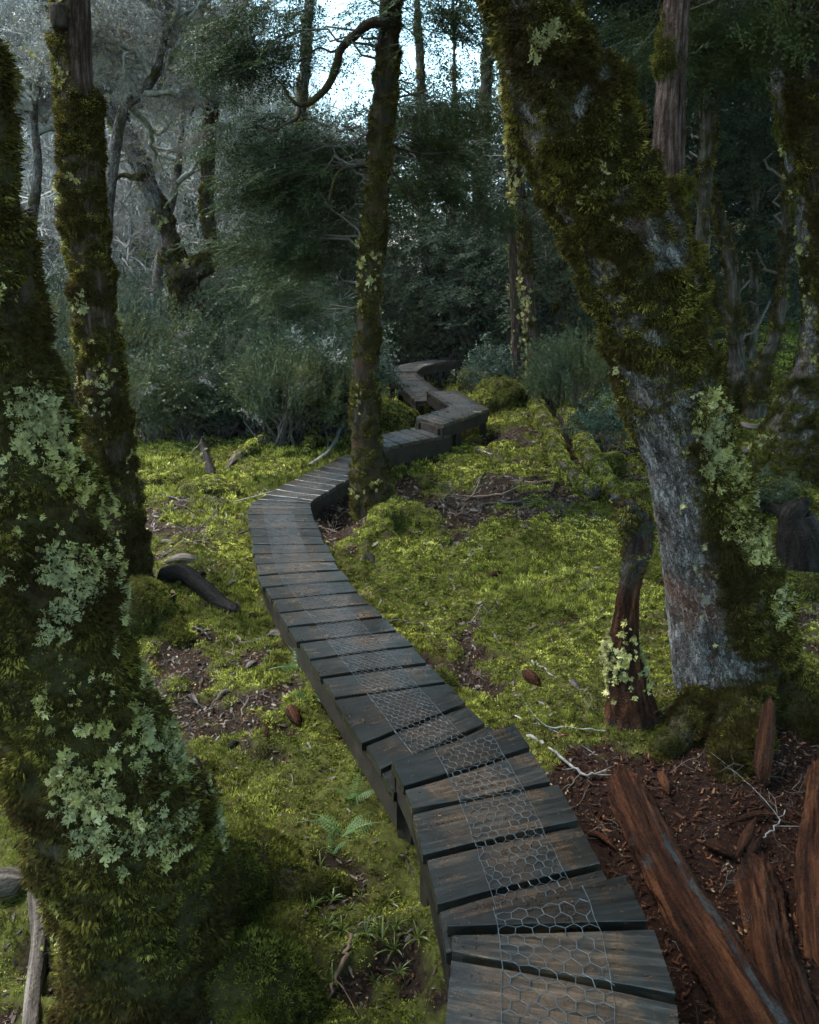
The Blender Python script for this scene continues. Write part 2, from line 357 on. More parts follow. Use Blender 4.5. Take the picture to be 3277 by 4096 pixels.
M['twig_pale'] = plain_mat('lichened_twig', (0.10, 0.11, 0.10), (0.34, 0.36, 0.31), 14, 0.85)
M['bare_twig'] = leaf_mat('bare_twig', [(0.0, (0.07, 0.07, 0.068)), (0.5, (0.22, 0.225, 0.21)), (1.0, (0.50, 0.51, 0.47))], (0.17, 0.165, 0.15), 0.25, 0.8, 0.0, 0.05)
M['chip'] = leaf_mat('bark_chip', [(0.0, (0.018, 0.014, 0.012)), (0.5, (0.07, 0.048, 0.034)), (1.0, (0.17, 0.15, 0.13))], None, 1, 0.55, 0.0, 0.2)
M['red_chip'] = leaf_mat('rotten_wood_chip', [(0.0, (0.009, 0.004, 0.003)), (0.6, (0.034, 0.013, 0.007)), (0.92, (0.075, 0.030, 0.015)), (1.0, (0.2, 0.09, 0.045))], None, 1, 0.6, 0.0, 0.12)
M['litter'] = leaf_mat('fallen_leaf', [(0.0, (0.03, 0.016, 0.010)), (0.55, (0.09, 0.04, 0.02)), (0.9, (0.18, 0.09, 0.035)), (1.0, (0.36, 0.30, 0.18))], None, 1, 0.5, 0.1, 0.15)
M['bark_grey'] = bark_mat('grey_bark', (0.022, 0.018, 0.016), (0.12, 0.11, 0.105), (0.36, 0.35, 0.34), red=(0.13, 0.062, 0.042), plates=66, stretch=3)
M['bark_dark'] = bark_mat('dark_bark', (0.007, 0.006, 0.004), (0.022, 0.017, 0.012), (0.06, 0.048, 0.038), red=(0.045, 0.020, 0.012))
M['bark_red'] = bark_mat('stringy_red_bark', (0.014, 0.009, 0.007), (0.050, 0.031, 0.025), (0.15, 0.115, 0.10), stretch=10, scale=20, bump=.9)
M['bark_far'] = bark_mat('far_bark', (0.018, 0.016, 0.013), (0.055, 0.048, 0.040), (0.15, 0.14, 0.125), moss=(0.024, 0.024, 0.008))
M['rotten'] = bark_mat('rotten_red_wood', (0.006, 0.003, 0.002), (0.032, 0.012, 0.006), (0.105, 0.043, 0.019), stretch=16, scale=16, bump=1.0, moss=(0.045, 0.050, 0.052))
M['deadwood'] = bark_mat('dead_wood', (0.016, 0.013, 0.011), (0.075, 0.062, 0.05), (0.22, 0.19, 0.16), stretch=14, scale=16, bump=0.8)
M['blackwood'] = bark_mat('wet_black_wood', (0.004, 0.0035, 0.003), (0.010, 0.008, 0.007), (0.030, 0.025, 0.022), stretch=14, scale=16, bump=0.8, rough=0.6)
M['fungus'] = plain_mat('yellow_fungus', (0.35, 0.22, 0.08), (0.55, 0.40, 0.18), 40, 0.6)
M['stick_white'] = plain_mat('bleached_stick', (0.08, 0.08, 0.075), (0.30, 0.30, 0.28), 25, 0.7)
M['stick_dark'] = plain_mat('dark_stick', (0.012, 0.010, 0.008), (0.05, 0.04, 0.032), 25, 0.5)
M['stick_brown'] = plain_mat('brown_stick', (0.06, 0.035, 0.02), (0.2, 0.13, 0.08), 25, 0.6)

# ---------------------------------------------------------------- small loose shapes used by the scatters
def blades(n, rad, h, w, spread, seed, mat, nseg=1, droop=0.0, dome=0.0):
    r = np.random.default_rng(seed); V = []; Q = []; T = []
    for i in range(n):
        a = r.uniform(0, 6.283); d = rad * math.sqrt(r.uniform(0, 1)); base = np.array([math.cos(a) * d, math.sin(a) * d, -0.004 + dome * (1 - (d / rad) ** 2)])
        out = np.array([math.cos(a + r.normal(0, .6)), math.sin(a + r.normal(0, .6)), 0]) * spread * r.uniform(.4, 1.3) * (.35 + d / rad)
        dirv = np.array([0, 0, 1.0]) + out; dirv /= np.linalg.norm(dirv); l = h * r.uniform(.6, 1.3)
        side = np.cross(dirv, r.normal(size=3)); side /= np.linalg.norm(side); ww = w * r.uniform(.7, 1.3)
        b = len(V)
        if nseg == 1:
            V += [base - side * ww * .5, base + dirv * l * .5 + side * ww * .55, base + dirv * l, base + dirv * l * .5 - side * ww * .55]; Q.append((b, b + 1, b + 2, b + 3))
        else:
            m1 = base + dirv * l * .45; dd = dirv + np.array([0, 0, -droop]); dd /= np.linalg.norm(dd); m2 = m1 + dd * l * .35; dd = dd + np.array([0, 0, -droop]); dd /= np.linalg.norm(dd); e = m2 + dd * l * .3
            V += [base - side * ww * .4, base + side * ww * .4, m1 - side * ww * .55, m1 + side * ww * .55, m2 - side * ww * .4, m2 + side * ww * .4, e]
            Q += [(b, b + 1, b + 3, b + 2), (b + 2, b + 3, b + 5, b + 4)]; T.append((b + 4, b + 5, b + 6))
    return mesh_np('blades', V, [np.array(Q), np.array(T) if T else []], mat)
def lichen_shape(n, size, seed, mat):   # ruffled leafy lobes, each splitting into lobules
    r = np.random.default_rng(seed); V = []; T = []
    for i in range(n):
        a = i / n * 6.283 + r.normal(0, .5); l = size * r.uniform(.45, 1.15); up = r.uniform(.1, 1.3)
        d = np.array([math.cos(a), math.sin(a), up]); d /= np.linalg.norm(d); s = np.cross([0, 0, 1.0], d); s /= np.linalg.norm(s); u = np.cross(d, s)
        o = np.array([r.normal(0, size * .3), r.normal(0, size * .3), 0]); w = l * r.uniform(.16, .26)
        b = len(V); m1 = o + d * l * .5 + u * r.normal(.05, .08) * l
        V += [o - s * w * .5, o + s * w * .5, m1 + s * w, m1 - s * w]; T += [(b, b + 1, b + 2), (b, b + 2, b + 3)]
        for k in (-1, 0, 1):
            dd = d + s * k * r.uniform(.5, .9) + u * r.normal(.1, .35); dd /= np.linalg.norm(dd); q = m1 + s * w * .7 * k; e = q + dd * l * r.uniform(.28, .55); ss = np.cross(u, dd) * w * r.uniform(.45, .8); c = len(V)
            V += [q - ss * .7, q + ss * .7, e + ss * .9 - dd * w * .3, e + dd * w * .35, e - ss * .9 - dd * w * .3]; T += [(c, c + 1, c + 2), (c, c + 2, c + 4), (c + 2, c + 3, c + 4)]
    return mesh_np('lobes', V, [np.array(T)], mat)
def leaf_spray(seed, mat, length=.3, nside=9, leaf=.020, perside=7, twig=True, flat=.25, aspect=.62):
    r = np.random.default_rng(seed); V = []; Q = []; T = []
    def strip(p, q, w):
        b = len(V); d = q - p; s = np.cross(d, [0, 0, 1.0]); s = s / (np.linalg.norm(s) + 1e-9) * w; u = np.array([0, 0, w])
        V.extend([p - s, p + s, p + u, q - s * .6, q + s * .6, q + u * .6]); Q.extend([(b, b + 1, b + 4, b + 3), (b + 1, b + 2, b + 5, b + 4), (b + 2, b, b + 3, b + 5)])
    def lf(p, d, sz):
        d = d + r.normal(0, flat, 3); d /= np.linalg.norm(d); nrm = np.array([0, 0, 1.0]) + r.normal(0, flat * 1.6, 3)
        s = np.cross(d, nrm); s = s / (np.linalg.norm(s) + 1e-9) * sz * aspect * .5; b = len(V)
        V.extend([p, p + d * sz * .5 - s, p + d * sz, p + d * sz * .5 + s]); Q.append((b, b + 1, b + 2, b + 3))
    p = np.zeros(3); d = np.array([1.0, 0, 0]); step = length / nside
    for i in range(nside):
        d = d + np.array([0, r.normal(0, .14), r.normal(-.02, .08)]); d /= np.linalg.norm(d); q = p + d * step
        if twig: strip(p, q, .0022)
        sd = 1 if i % 2 else -1; L_ = length * .55 * (1 - .75 * i / nside) * r.uniform(.7, 1.2)
        dv = d * .75 + sd * np.cross([0, 0, 1.0], d) * .8 + np.array([0, 0, r.normal(0, .15)]); dv /= np.linalg.norm(dv)
        if twig: strip(q, q + dv * L_, .0014)
        for j in range(perside):
            t = (j + .6) / perside; s2 = 1 if j % 2 else -1; c = np.cross([0, 0, 1.0], dv)
            lf(q + dv * L_ * t, dv * .6 + s2 * c * .8, leaf * r.uniform(.7, 1.25))
        lf(q, d * .5 - sd * np.cross([0, 0, 1.0], d), leaf); p = q
    return mesh_np('spray', V, [np.array(Q)], mat)
def twig_spray(seed, mat, length=.6, lev=3, rad=.006, fuzz=0, leafmat=None):
    r = np.random.default_rng(seed); tb = Tubes(); pts = []
    def grow(p, d, l, rd, k):
        n = 4; P = [p]
        for i in range(n):
            d = d + r.normal(0, .28, 3) + np.array([0, 0, .05]); d /= np.linalg.norm(d); p = p + d * l / n; P.append(p)
            if k > 0 and i >= 0:
                for _ in range(r.integers(1, 3)):
                    e = d + r.normal(0, .75, 3); e /= np.linalg.norm(e); grow(p, e, l * r.uniform(.35, .6), rd * .55, k - 1)
        tb.add(np.array(P), np.linspace(rd, rd * .4, n + 1), 3); pts.append(P[-1]); pts.append(P[2])
    grow(np.zeros(3), np.array([0, 0, 1.0]), length, rad, lev)
    V = np.concatenate(tb.v); Q = np.concatenate(tb.q); T = []
    if fuzz:
        X = []; b = len(V)
        for p in pts:
            for _ in range(fuzz):
                c = p + r.normal(0, .018, 3); X += [c + r.normal(0, .012, 3) for _ in range(3)]; T.append((b, b + 1, b + 2)); b += 3
        V = np.vstack([V, np.array(X)])
    return mesh_np('twigs', V, [Q, np.array(T) if T else []], mat)
def plume(seed, mat, length=.34, n=110, nl=.022, nw=.006, branches=5):
    r = np.random.default_rng(seed); V = []; Q = []
    for b_ in range(branches):
        p = np.array([0, 0, 0.0]); d = np.array([r.normal(0, .3), r.normal(0, .3), 1.0]); d /= np.linalg.norm(d)
        if b_: p = np.array([0, 0, length * r.uniform(.05, .45)])
        L_ = length * r.uniform(.55, 1.0)
        b = len(V); s = np.array([.0022, 0, 0]); e = p + d * L_; V += [p - s, p + s, e + s * .4, e - s * .4]; Q.append((b, b + 1, b + 2, b + 3))
        for i in range(n // branches):
            t = r.uniform(.25, 1); q = p + d * L_ * t; a = r.normal(size=3); a -= d * a.dot(d); a /= np.linalg.norm(a)
            dv = d * r.uniform(.5, 1.1) + a * .8; dv /= np.linalg.norm(dv); sd = np.cross(dv, r.normal(size=3)); sd = sd / np.linalg.norm(sd) * nw * .5; l = nl * r.uniform(.7, 1.3)
            b = len(V); V += [q, q + dv * l * .5 - sd, q + dv * l, q + dv * l * .5 + sd]; Q.append((b, b + 1, b + 2, b + 3))
    return mesh_np('plume', V, [np.array(Q)], mat)
def chip_shape(seed, mat, l=.05, w=.02, h=.006):
    r = np.random.default_rng(seed); n = 4; V = []; Q = []
    for i in range(n):
        x = (i / (n - 1) - .5) * l; ww = w * .5 * (r.uniform(.6, 1.1) if 0 < i < n - 1 else r.uniform(.15, .7)); z = r.normal(0, h * .5); hh = h * r.uniform(.5, 1)
        V += [(x + r.normal(0, l * .05), -ww, z), (x + r.normal(0, l * .05), ww, z + r.normal(0, h * .4)), (x, ww * .8, z + hh), (x, -ww * .8, z + hh)]
    q = grid_quads(n, 4); return mesh_np('chip', V, [np.vstack([q, [(3, 2, 1, 0), (n * 4 - 4, n * 4 - 3, n * 4 - 2, n * 4 - 1)]])], mat)
def flake(seed, mat, l=.022):
    r = np.random.default_rng(seed); k = 6; a = np.linspace(0, 6.283, k, endpoint=False)
    V = np.stack([np.cos(a) * l * .5, np.sin(a) * l * .32, r.normal(0, l * .12, k)], -1); V = np.vstack([[0, 0, l * .1], V])
    return mesh_np('flake', V, [np.array([(0, 1 + i, 1 + (i + 1) % k) for i in range(k)])], mat)

asset('moss', [blades(16, .017, .013, .008, 1.9, s, M['moss'], dome=.010) for s in range(4)])
asset('moss_fine', [blades(18, .022, .024, .0045, .6, 30 + s, M['moss']) for s in range(3)])
asset('trunk_moss', [blades(26, .022, .017, .0042, 1.0, 60 + s, M['trunk_moss'], dome=.006) for s in range(4)])
asset('green_moss', [blades(26, .022, .017, .0046, 1.1, 70 + s, M['green_moss'], dome=.006) for s in range(4)])
asset('lichen', [lichen_shape(11, .030, 80 + s, M['lichen']) for s in range(4)])
asset('spray', [leaf_spray(90 + s, M['leaf']) for s in range(4)])
asset('shrub_spray', [leaf_spray(95 + s, M['teal_leaf'], .3, 7, .032, 5, True, .5) for s in range(3)])
asset('spray_far', [leaf_spray(100 + s, M['leaf_far'], .55, 9, .046, 6) for s in range(4)])
asset('canopy', [leaf_spray(190 + s, M['leaf_far'], 1.5, 9, .16, 6) for s in range(3)])
asset('bare', [twig_spray(110 + s, M['bare_twig'], .9, 2, .016) for s in range(4)])
asset('lichen_twig', [twig_spray(120 + s, M['bare_twig'], .5, 2, .006, 2) for s in range(3)])
asset('heath', [plume(130 + s, M['heath'], .36, 80, .036, .011) for s in range(3)])
asset('heath_grey', [plume(140 + s, M['heath_grey'], .36, 60, .034, .012) for s in range(3)])
asset('chip', [chip_shape(150 + s, M['chip']) for s in range(5)])
asset('red_chip', [chip_shape(160 + s, M['red_chip'], .055, .017, .008) for s in range(5)])
asset('twiglet', [twig_spray(175 + q, M['chip'], .14, 1, .0022) for q in range(4)])
asset('flake', [flake(170 + s, M['litter']) for s in range(4)])

# ---------------------------------------------------------------- boardwalk lines (left, right) in the place
_r1 = lambda x, y: (1400 + .8696 * x, 2800 + .8696 * y)
_r2 = lambda x, y: (900 + .6957 * x, 1700 + .6957 * y)
_r3 = lambda x, y: (1350 + .4058 * x, 1350 + .4058 * y)
def on_slope(px, py, a, c):       # plane z = CAMZ - (a + c*y)
    d = ray(px, py); t = -a / (d[2] + c * d[1]); return np.array([0, 0, CAMZ]) + d * t
ZA, ZB = 0.52, 0.425
LA = [(_r1(455, 1000), _r1(1270, 785)), (_r1(462, 1056), _r1(1388, 1035)), (_r1(470, 1172), _r1(1502, 1375)),
      (_r1(440, 1520), _r1(1545, 1760)), (_r1(410, 1990), _r1(1585, 2260)), (_r1(380, 2560), _r1(1640, 2860))]
LA = [(on(*a, ZA), on(*b, ZA)) for a, b in LA]
LB = [(_r1(190, 265), _r1(750, 98)), (_r1(254, 404), _r1(835, 222)), (_r1(294, 510), _r1(938, 380)), (_r1(346, 722), _r1(1045, 566)), (_r1(402, 958), _r1(1155, 764)), (_r1(440, 1190), _r1(1260, 960))]
LB = [(on(*a, ZB), on(*b, ZB)) for a, b in LB]
LC = [(_r1(205, 440), _r1(715, 195)), (_r1(140, 330), _r1(632, 110)), (_r1(62, 207), _r1(537, 20)),
      (_r2(628, 1572), _r2(1272, 1482)), (_r2(550, 1452), _r2(1170, 1372)), (_r2(481, 1352), _r2(1078, 1272)), (_r2(418, 1252), _r2(988, 1185)),
      (_r2(364, 1161), _r2(908, 1103)), (_r2(311, 1080), _r2(834, 1029)), (_r2(264, 1002), _r2(765, 960)), (_r2(226, 932), _r2(706, 894)), (_r2(196, 865), _r2(661, 835)),
      (_r2(181, 801), _r2(631, 783)), (_r2(171, 741), _r2(602, 731)), (_r2(163, 686), _r2(578, 685)), (_r2(155, 638), _r2(558, 638)), (_r2(147, 590), _r2(540, 595)), (_r2(141, 547), _r2(523, 555)),
      (_r2(136, 511), _r2(508, 514)), (_r2(135, 477), _r2(494, 479)), (_r2(150, 454), _r2(485, 462)), (_r2(185, 430), _r2(487, 447)), (_r2(237, 401), _r2(503, 434)), (_r2(290, 372), _r2(545, 408)),
      (_r2(345, 343), _r2(592, 381)), (_r2(400, 315), _r2(640, 352)), (_r2(455, 288), _r2(690, 325)), (_r2(510, 262), _r2(735, 300)), (_r2(560, 238), _r2(778, 276)), (_r2(610, 212), _r2(820, 252)), (_r2(655, 190), _r2(858, 230)), (_r2(697, 168), _r2(895, 208))]
LC = [(on_slope(*a, 1.94, .024), on_slope(*b, 1.94, .024)) for a, b in LC]
ZD = 0.35; ZE = 0.50
LD = [((300, 992), (480, 1090)), ((405, 962), (620, 1052)), ((500, 942), (728, 1030)), ((600, 922), (835, 1010)), ((695, 902), (937, 990)), ((775, 885), (1040, 972)), ((850, 868), (1130, 955))]
LD = [(on(*_r3(*a), ZD), on(*_r3(*b), ZD)) for a, b in LD]
LE = [((772, 785), (1040, 860)), ((818, 770), (1080, 846)), ((862, 757), (1122, 831)), ((905, 744), (1168, 815)), ((948, 731), (1220, 797)), ((990, 718), (1275, 779)), ((1030, 706), (1335, 759)), ((1068, 695), (1405, 735)), ((1105, 685), (1495, 702)),
      ((1090, 674), (1455, 682)), ((1070, 662), (1420, 664)), ((1048, 648), (1390, 647)), ((1025, 632), (1360, 630)), ((1002, 616), (1332, 614)), ((978, 600), (1305, 600)), ((955, 584), (1280, 586)), ((932, 568), (1256, 572)), ((912, 554), (1234, 557)), ((893, 541), (1214, 540)), ((875, 529), (1195, 522))]
LE = [(on(*_r3(*a), ZE), on(*_r3(*b), ZE)) for a, b in LE]
def lines_between(a, b, n):
    return [(a[0] + (b[0] - a[0]) * t, a[1] + (b[1] - a[1]) * t) for t in np.linspace(0, 1, n)]
V3 = lambda *a: np.array(a, float)
LF = lines_between((V3(.10, 13.75, .335), V3(.70, 13.95, .335)), (V3(-.44, 16.95, .47), V3(.13, 17.0, .47)), 16)
ZG = 0.50
LG = lines_between((V3(-.42, 17.0, ZG), V3(.14, 16.95, ZG)), (V3(-.22, 18.2, ZG), V3(.33, 18.05, ZG)), 7)[:-1] + \
     lines_between((V3(-.22, 18.2, ZG), V3(.33, 18.05, ZG)), (V3(.22, 19.15, ZG), V3(.62, 18.7, ZG)), 6)[:-1] + \
     lines_between((V3(.22, 19.15, ZG), V3(.62, 18.7, ZG)), (V3(2.3, 22.3, ZG), V3(2.75, 21.9, ZG)), 19)
DECK = np.concatenate([np.array([[l * (1 - t) + r * t for t in (0, .25, .5, .75, 1)] for l, r in L_]).reshape(-1, 3) for L_ in (LA, LB, LC, LD, LE, LF, LG)])

# ---------------------------------------------------------------- ground
def gauss(x, y, cx, cy, sx, sy): return np.exp(-((x - cx) / sx) ** 2 - ((y - cy) / sy) ** 2)
def gz_raw(x, y):
    x = np.asarray(x, float); y = np.asarray(y, float)
    z = 0.03 + .15 * sstep(.3, 1.1, x) * (1 - sstep(4.2, 6.2, y)) - .16 * (1 - sstep(1.4, 3.2, y)) * (1 - sstep(.0, .5, x))
    z = z + .17 * gauss(x, y, -.15, 7.35, .55, .45) + .17 * gauss(x, y, .75, 7.2, .9, .6) + .10 * gauss(x, y, 1.5, 6.4, .9, .8)
    z = z + .12 * gauss(x, y, -.78, 2.2, .35, .5)
    z = z - .50 * gauss(x, y, .15, 9.0, .65, .8) - .28 * gauss(x, y, -.62, 8.0, .22, .6)
    z = z + .15 * gauss(x, y, -1.75, 6.3, .38, 1.2) + .10 * gauss(x, y, -2.2, 8.2, .8, .8)
    z = z + .10 * sstep(9.5, 12, y) * sstep(.9, 1.6, x) + .16 * gauss(x, y, 1.7, 13.2, .8, 1.5)
    z = z + .020 * np.maximum(0, y - 12) * sstep(1.0, 4, x) + .06 * np.maximum(0, y - 16) * sstep(3, 9, x) - .1 * gauss(x, y, .5, 18, 2, 4)
    h = np.maximum(0, y - 21); z = z + np.minimum(.46 * h, 26 - 260 / (h + 10)) * sstep(3, -16, x) * sstep(0, 8, h) + .03 * h * sstep(-4, 4, x)
    bil = lambda f, sd: 1 - 2 * np.abs(fbm2(x, y, f, 2, sd))
    z = z + (.05 * bil(2.6, 51) + .026 * bil(6.5, 53)) * np.clip(9 / np.maximum(y, 3), .3, 1) * (1 - sstep(.2, .8, x) * (1 - sstep(3.4, 4.6, y))) - .04
    far = np.clip(8 / np.maximum(y, 4), .35, 1)
    z = z + .055 * fbm2(x, y, .9, 3, 3) + .034 * fbm2(x, y, 3.1, 3, 9) * 1.2 + .5 * (1 - far) * fbm2(x, y, .22, 2, 5)
    return z
def gz(x, y):
    z = gz_raw(x, y)
    x = np.asarray(x, float); y = np.asarray(y, float); sh = x.shape; X = x.ravel(); Y = y.ravel(); Z = np.array(z, float).ravel()
    near = np.where((np.abs(X) < 4) & (Y > .2) & (Y < 24))[0]
    for c in np.array_split(near, max(1, len(near) // 20000)):
        if not len(c): continue
        d2 = (X[c, None] - DECK[None, :, 0]) ** 2 + (Y[c, None] - DECK[None, :, 1]) ** 2
        k = d2.argmin(1); d = np.sqrt(d2[np.arange(len(c)), k]); cap = DECK[k, 2] - .10
        w = 1 - sstep(.10, .45, d); Z[c] = np.where(Z[c] > cap, Z[c] * (1 - w) + cap * w, Z[c])
    return Z.reshape(sh)
def gz1(x, y): return float(gz(np.array([x]), np.array([y]))[0])
def red_mask(x, y):
    return np.clip(sstep(.25, .9, x + .25 * fbm2(x, y, 1.5, 3, 21)) * (1 - sstep(3.1, 4.3, y + .5 * fbm2(x, y, 1.2, 3, 22))), 0, 1)
def moss_mask(x, y):
    n = fbm2(x, y, .8, 3, 31) * .8 + fbm2(x, y, 3.0, 2, 33) * .7 + fbm2(x, y, 11, 2, 35) * .55 * np.clip(9 / np.maximum(y, 1), .2, 1) + .27
    n = n - 1.3 * red_mask(x, y) - 1.2 * gauss(x, y, .05, 9.0, .75, 1.0) - 1.0 * gauss(x, y, -.55, 7.8, .35, .8)
    n = n - .35 * gauss(x, y, -2.0, 7.2, .7, .5) - .5 * gauss(x, y, -1.35, 4.4, .35, .8) - .35 * gauss(x, y, -.2, 1.9, .5, .5) - .5 * gauss(x, y, .95, 5.0, .4, .5)
    n = n + .5 * gauss(x, y, -1.6, 6.0, .35, 1.2) + .35 * gauss(x, y, .9, 6.0, 1.2, 1.2) + .3 * gauss(x, y, -.6, 3.0, .4, .6) + .25 * gauss(x, y, -2.3, 8.6, 1, .8)
    return sstep(-.10, .18, n)
_u = np.linspace(-1, 1, 440); GX = 95 * np.sinh(5.2 * _u) / math.sinh(5.2)
GY = np.concatenate([np.linspace(-7, 1.1, 24)[:-1], np.linspace(1.1, 9.5, 250)[:-1], 9.5 + np.cumsum(np.geomspace(.036, 3.2, 150))])
gx, gy = np.meshgrid(GX, GY); g_z = gz(gx, gy); g_m = moss_mask(gx, gy); g_r = red_mask(gx, gy)
# moss stands proud of the litter
g_z2 = g_z + .028 * g_m * (1 + .9 * fbm2(gx, gy, 9, 2, 41))
ground = link('ground', mesh_np('ground', np.stack([gx, gy, g_z2], -1).reshape(-1, 3), [grid_quads(len(GY), len(GX), wrap=False)], M['ground'], True,
              {'moss': g_m, 'red': g_r}), kind='structure', label='mossy forest floor with bark litter and soil', cat='ground')
def gi(A, x, y):                  # the built floor, read back between its grid points
    x = np.clip(np.asarray(x, float), GX[0], GX[-1] - 1e-6); y = np.clip(np.asarray(y, float), GY[0], GY[-1] - 1e-6)
    i = np.searchsorted(GX, x, side='right') - 1; j = np.searchsorted(GY, y, side='right') - 1; u = (x - GX[i]) / (GX[i + 1] - GX[i]); v = (y - GY[j]) / (GY[j + 1] - GY[j])
    return (A[j, i] * (1 - u) + A[j, i + 1] * u) * (1 - v) + (A[j + 1, i] * (1 - u) + A[j + 1, i + 1] * u) * v
gz = lambda x, y: gi(g_z, x, y)
gtop = lambda x, y: gi(g_z2, x, y)
moss_mask = lambda x, y: gi(g_m, x, y)
red_mask = lambda x, y: gi(g_r, x, y)
def gnormal(x, y, e=.03):
    a = (gz(x + e, y) - gz(x - e, y)) / (2 * e); b = (gz(x, y + e) - gz(x, y - e)) / (2 * e)
    return norm(np.stack([-a, -b, np.ones_like(a)], -1))
def deck_dist(x, y):
    out = np.empty(len(x))
    for c in np.array_split(np.arange(len(x)), max(1, len(x) // 20000)):
        out[c] = np.sqrt(((x[c, None] - DECK[None, :, 0]) ** 2 + (y[c, None] - DECK[None, :, 1]) ** 2).min(1))
    return out
def sample_floor(rho, y0, y1, ref=4.0, pad=.7):   # points over the visible floor, thinning with distance
    n = int(sum((1.10 * y + 2 * pad) * rho * min(1, (ref / y) ** 2) * .1 for y in np.arange(y0, y1, .1)))
    ys = np.arange(y0, y1, .05); w = (1.10 * ys + 2 * pad) * np.minimum(1, (ref / ys) ** 2); c = np.cumsum(w) / w.sum()
    y = np.interp(RNG.uniform(0, 1, n), c, ys) + RNG.uniform(0, .05, n); x = RNG.uniform(-1, 1, n) * (.55 * y + pad)
    return x, y
x, y = sample_floor(2500, 1.0, 26)
m = moss_mask(x, y); k = (RNG.uniform(0, 1, len(x)) < m * 1.15 - .05) & ((deck_dist(x, y) > .05) | (y > 12)); x, y, m = x[k], y[k], m[k]
nn = norm(gnormal(x, y) + RNG.normal(0, .25, (len(x), 3)) * np.array([1, 1, .2])); sc = np.clip(y / 4.2, .8, 4) * RNG.uniform(.6, 1.3, len(x)) * (.5 + .5 * m)
fine = RNG.uniform(0, 1, len(x)) < sstep(.05, .3, fbm2(x, y, .9, 2, 77) + .22 * (x < -.3) - .2)
P = np.stack([x, y, gtop(x, y) - .004], -1)
scatter('moss_carpet', 'moss', P[~fine], quats_z(nn[~fine]), sc[~fine], label='yellow green moss carpet over the forest floor', cat='moss')
scatter('hair_moss_carpet', 'moss_fine', P[fine], quats_z(nn[fine]), sc[fine] * 1.1, label='fine haired green moss patches beside the boardwalk', cat='moss')
# litter
x, y = sample_floor(620, 1.0, 18); m = moss_mask(x, y); rd = red_mask(x, y); k = (RNG.uniform(0, 1, len(x)) < (1.0 - .88 * m)) & (deck_dist(x, y) > .06); x, y, rd = x[k], y[k], rd[k]
P = np.stack([x, y, gtop(x, y) + .004], -1); q = quats_z(norm(gnormal(x, y) + RNG.normal(0, .35, (len(x), 3)))); s = np.clip(y / 4, .7, 2) * RNG.uniform(.4, 1.2, len(x))
isr = RNG.uniform(0, 1, len(x)) < rd
tw = RNG.uniform(0, 1, len(x)) < .16
scatter('twig_litter', 'twiglet', P[tw], quats_z(norm(RNG.normal(size=(tw.sum(), 3)) * [1, 1, .12])), s[tw] * 1.3, label='thin dark twigs strewn over the forest floor', cat='litter')
scatter('bark_litter', 'chip', P[~isr], q[~isr], s[~isr] * .8, label='scattered grey brown bark chips among the moss', cat='litter')
scatter('rotten_wood_litter', 'red_chip', P[isr], q[isr], s[isr] * .9, label='red brown rotten wood chips strewn beside the walk', cat='litter')
x, y = sample_floor(900, .9, 4.6); k = (RNG.uniform(0, 1, len(x)) < red_mask(x, y) * .9) & (deck_dist(x, y) > .05); x, y = x[k], y[k]
scatter('red_mulch', 'red_chip', np.stack([x, y, gtop(x, y) + .002], -1), quats_z(norm(gnormal(x, y) + RNG.normal(0, .5, (len(x), 3)))), RNG.uniform(.25, .9, len(x)) ** 1.5, label='fine red mulch of crumbled wood right of the walk', cat='mulch')
x, y = sample_floor(1300, 1.0, 14); m = moss_mask(x, y); k = (RNG.uniform(0, 1, len(x)) < .22 + .75 * (1 - m)) & (deck_dist(x, y) > .04); x, y = x[k], y[k]
scatter('fallen_leaves', 'flake', np.stack([x, y, gtop(x, y) + .012], -1), quats_z(norm(gnormal(x, y) + RNG.normal(0, .5, (len(x), 3)))), np.clip(y / 5, .6, 1.6) * RNG.uniform(.4, 1.1, len(x)), label='tiny fallen brown leaves on the forest floor', cat='leaf litter')

# ---------------------------------------------------------------- boardwalk
def plank_mesh(l0, r0, l1, r1, th, gap, org, rng):
    """l0,r0: near edge; l1,r1: far edge (world). profile swept from left to right in a frame at org"""
    X = ((r0 + r1) / 2 - (l0 + l1) / 2); X[2] = 0; X = X / np.linalg.norm(X); Y = np.array([-X[1], X[0], 0]); ang = math.atan2(X[1], X[0])
    V = []; n = 5; warp = rng.normal(0, .003); b = .002
    for i in range(n):
        t = i / (n - 1); a = l0 * (1 - t) + r0 * t; c = l1 * (1 - t) + r1 * t; d = c - a; w = np.linalg.norm(d[:2]); g = min(gap, w * .6) / 2; d = d / max(w, 1e-6)
        a = a + d * g; c = c - d * g; z = warp * math.sin(t * math.pi) + rng.normal(0, .0008); ex = rng.normal(0, .0015)
        for (q, dy, dz) in ((a, b, 0), (a, 0, -b), (a, 0, -th + b), (a, b, -th), (c, -b, -th), (c, 0, -th + b), (c, 0, -b), (c, -b, 0)):
            p = q + d * (dy + ex) + np.array([0, 0, dz + z]); p = p - org
            V.append((p.dot(X), p.dot(Y), p[2]))
    q = grid_quads(n, 8); caps = np.array([list(range(7, -1, -1)), list(range(n * 8 - 8, n * 8))])
    return mesh_np('plank', V, [q, caps], M['plank']), ang
def box_sweep(pts, w, h, mat, name):   # timber of w x h whose top edge follows pts
    pts = np.asarray(pts, float); t = np.gradient(pts, axis=0); t[:, 2] = 0; t = norm(t); s = np.stack([t[:, 1], -t[:, 0], np.zeros(len(t))], -1) * w / 2
    V = np.stack([pts - s, pts + s, pts + s - [0, 0, h], pts - s - [0, 0, h]], 1).reshape(-1, 3); n = len(pts)
    return mesh_np(name, V, [grid_quads(n, 4), np.array([[3, 2, 1, 0], [4 * n - 4, 4 * n - 3, 4 * n - 2, 4 * n - 1]])], mat)
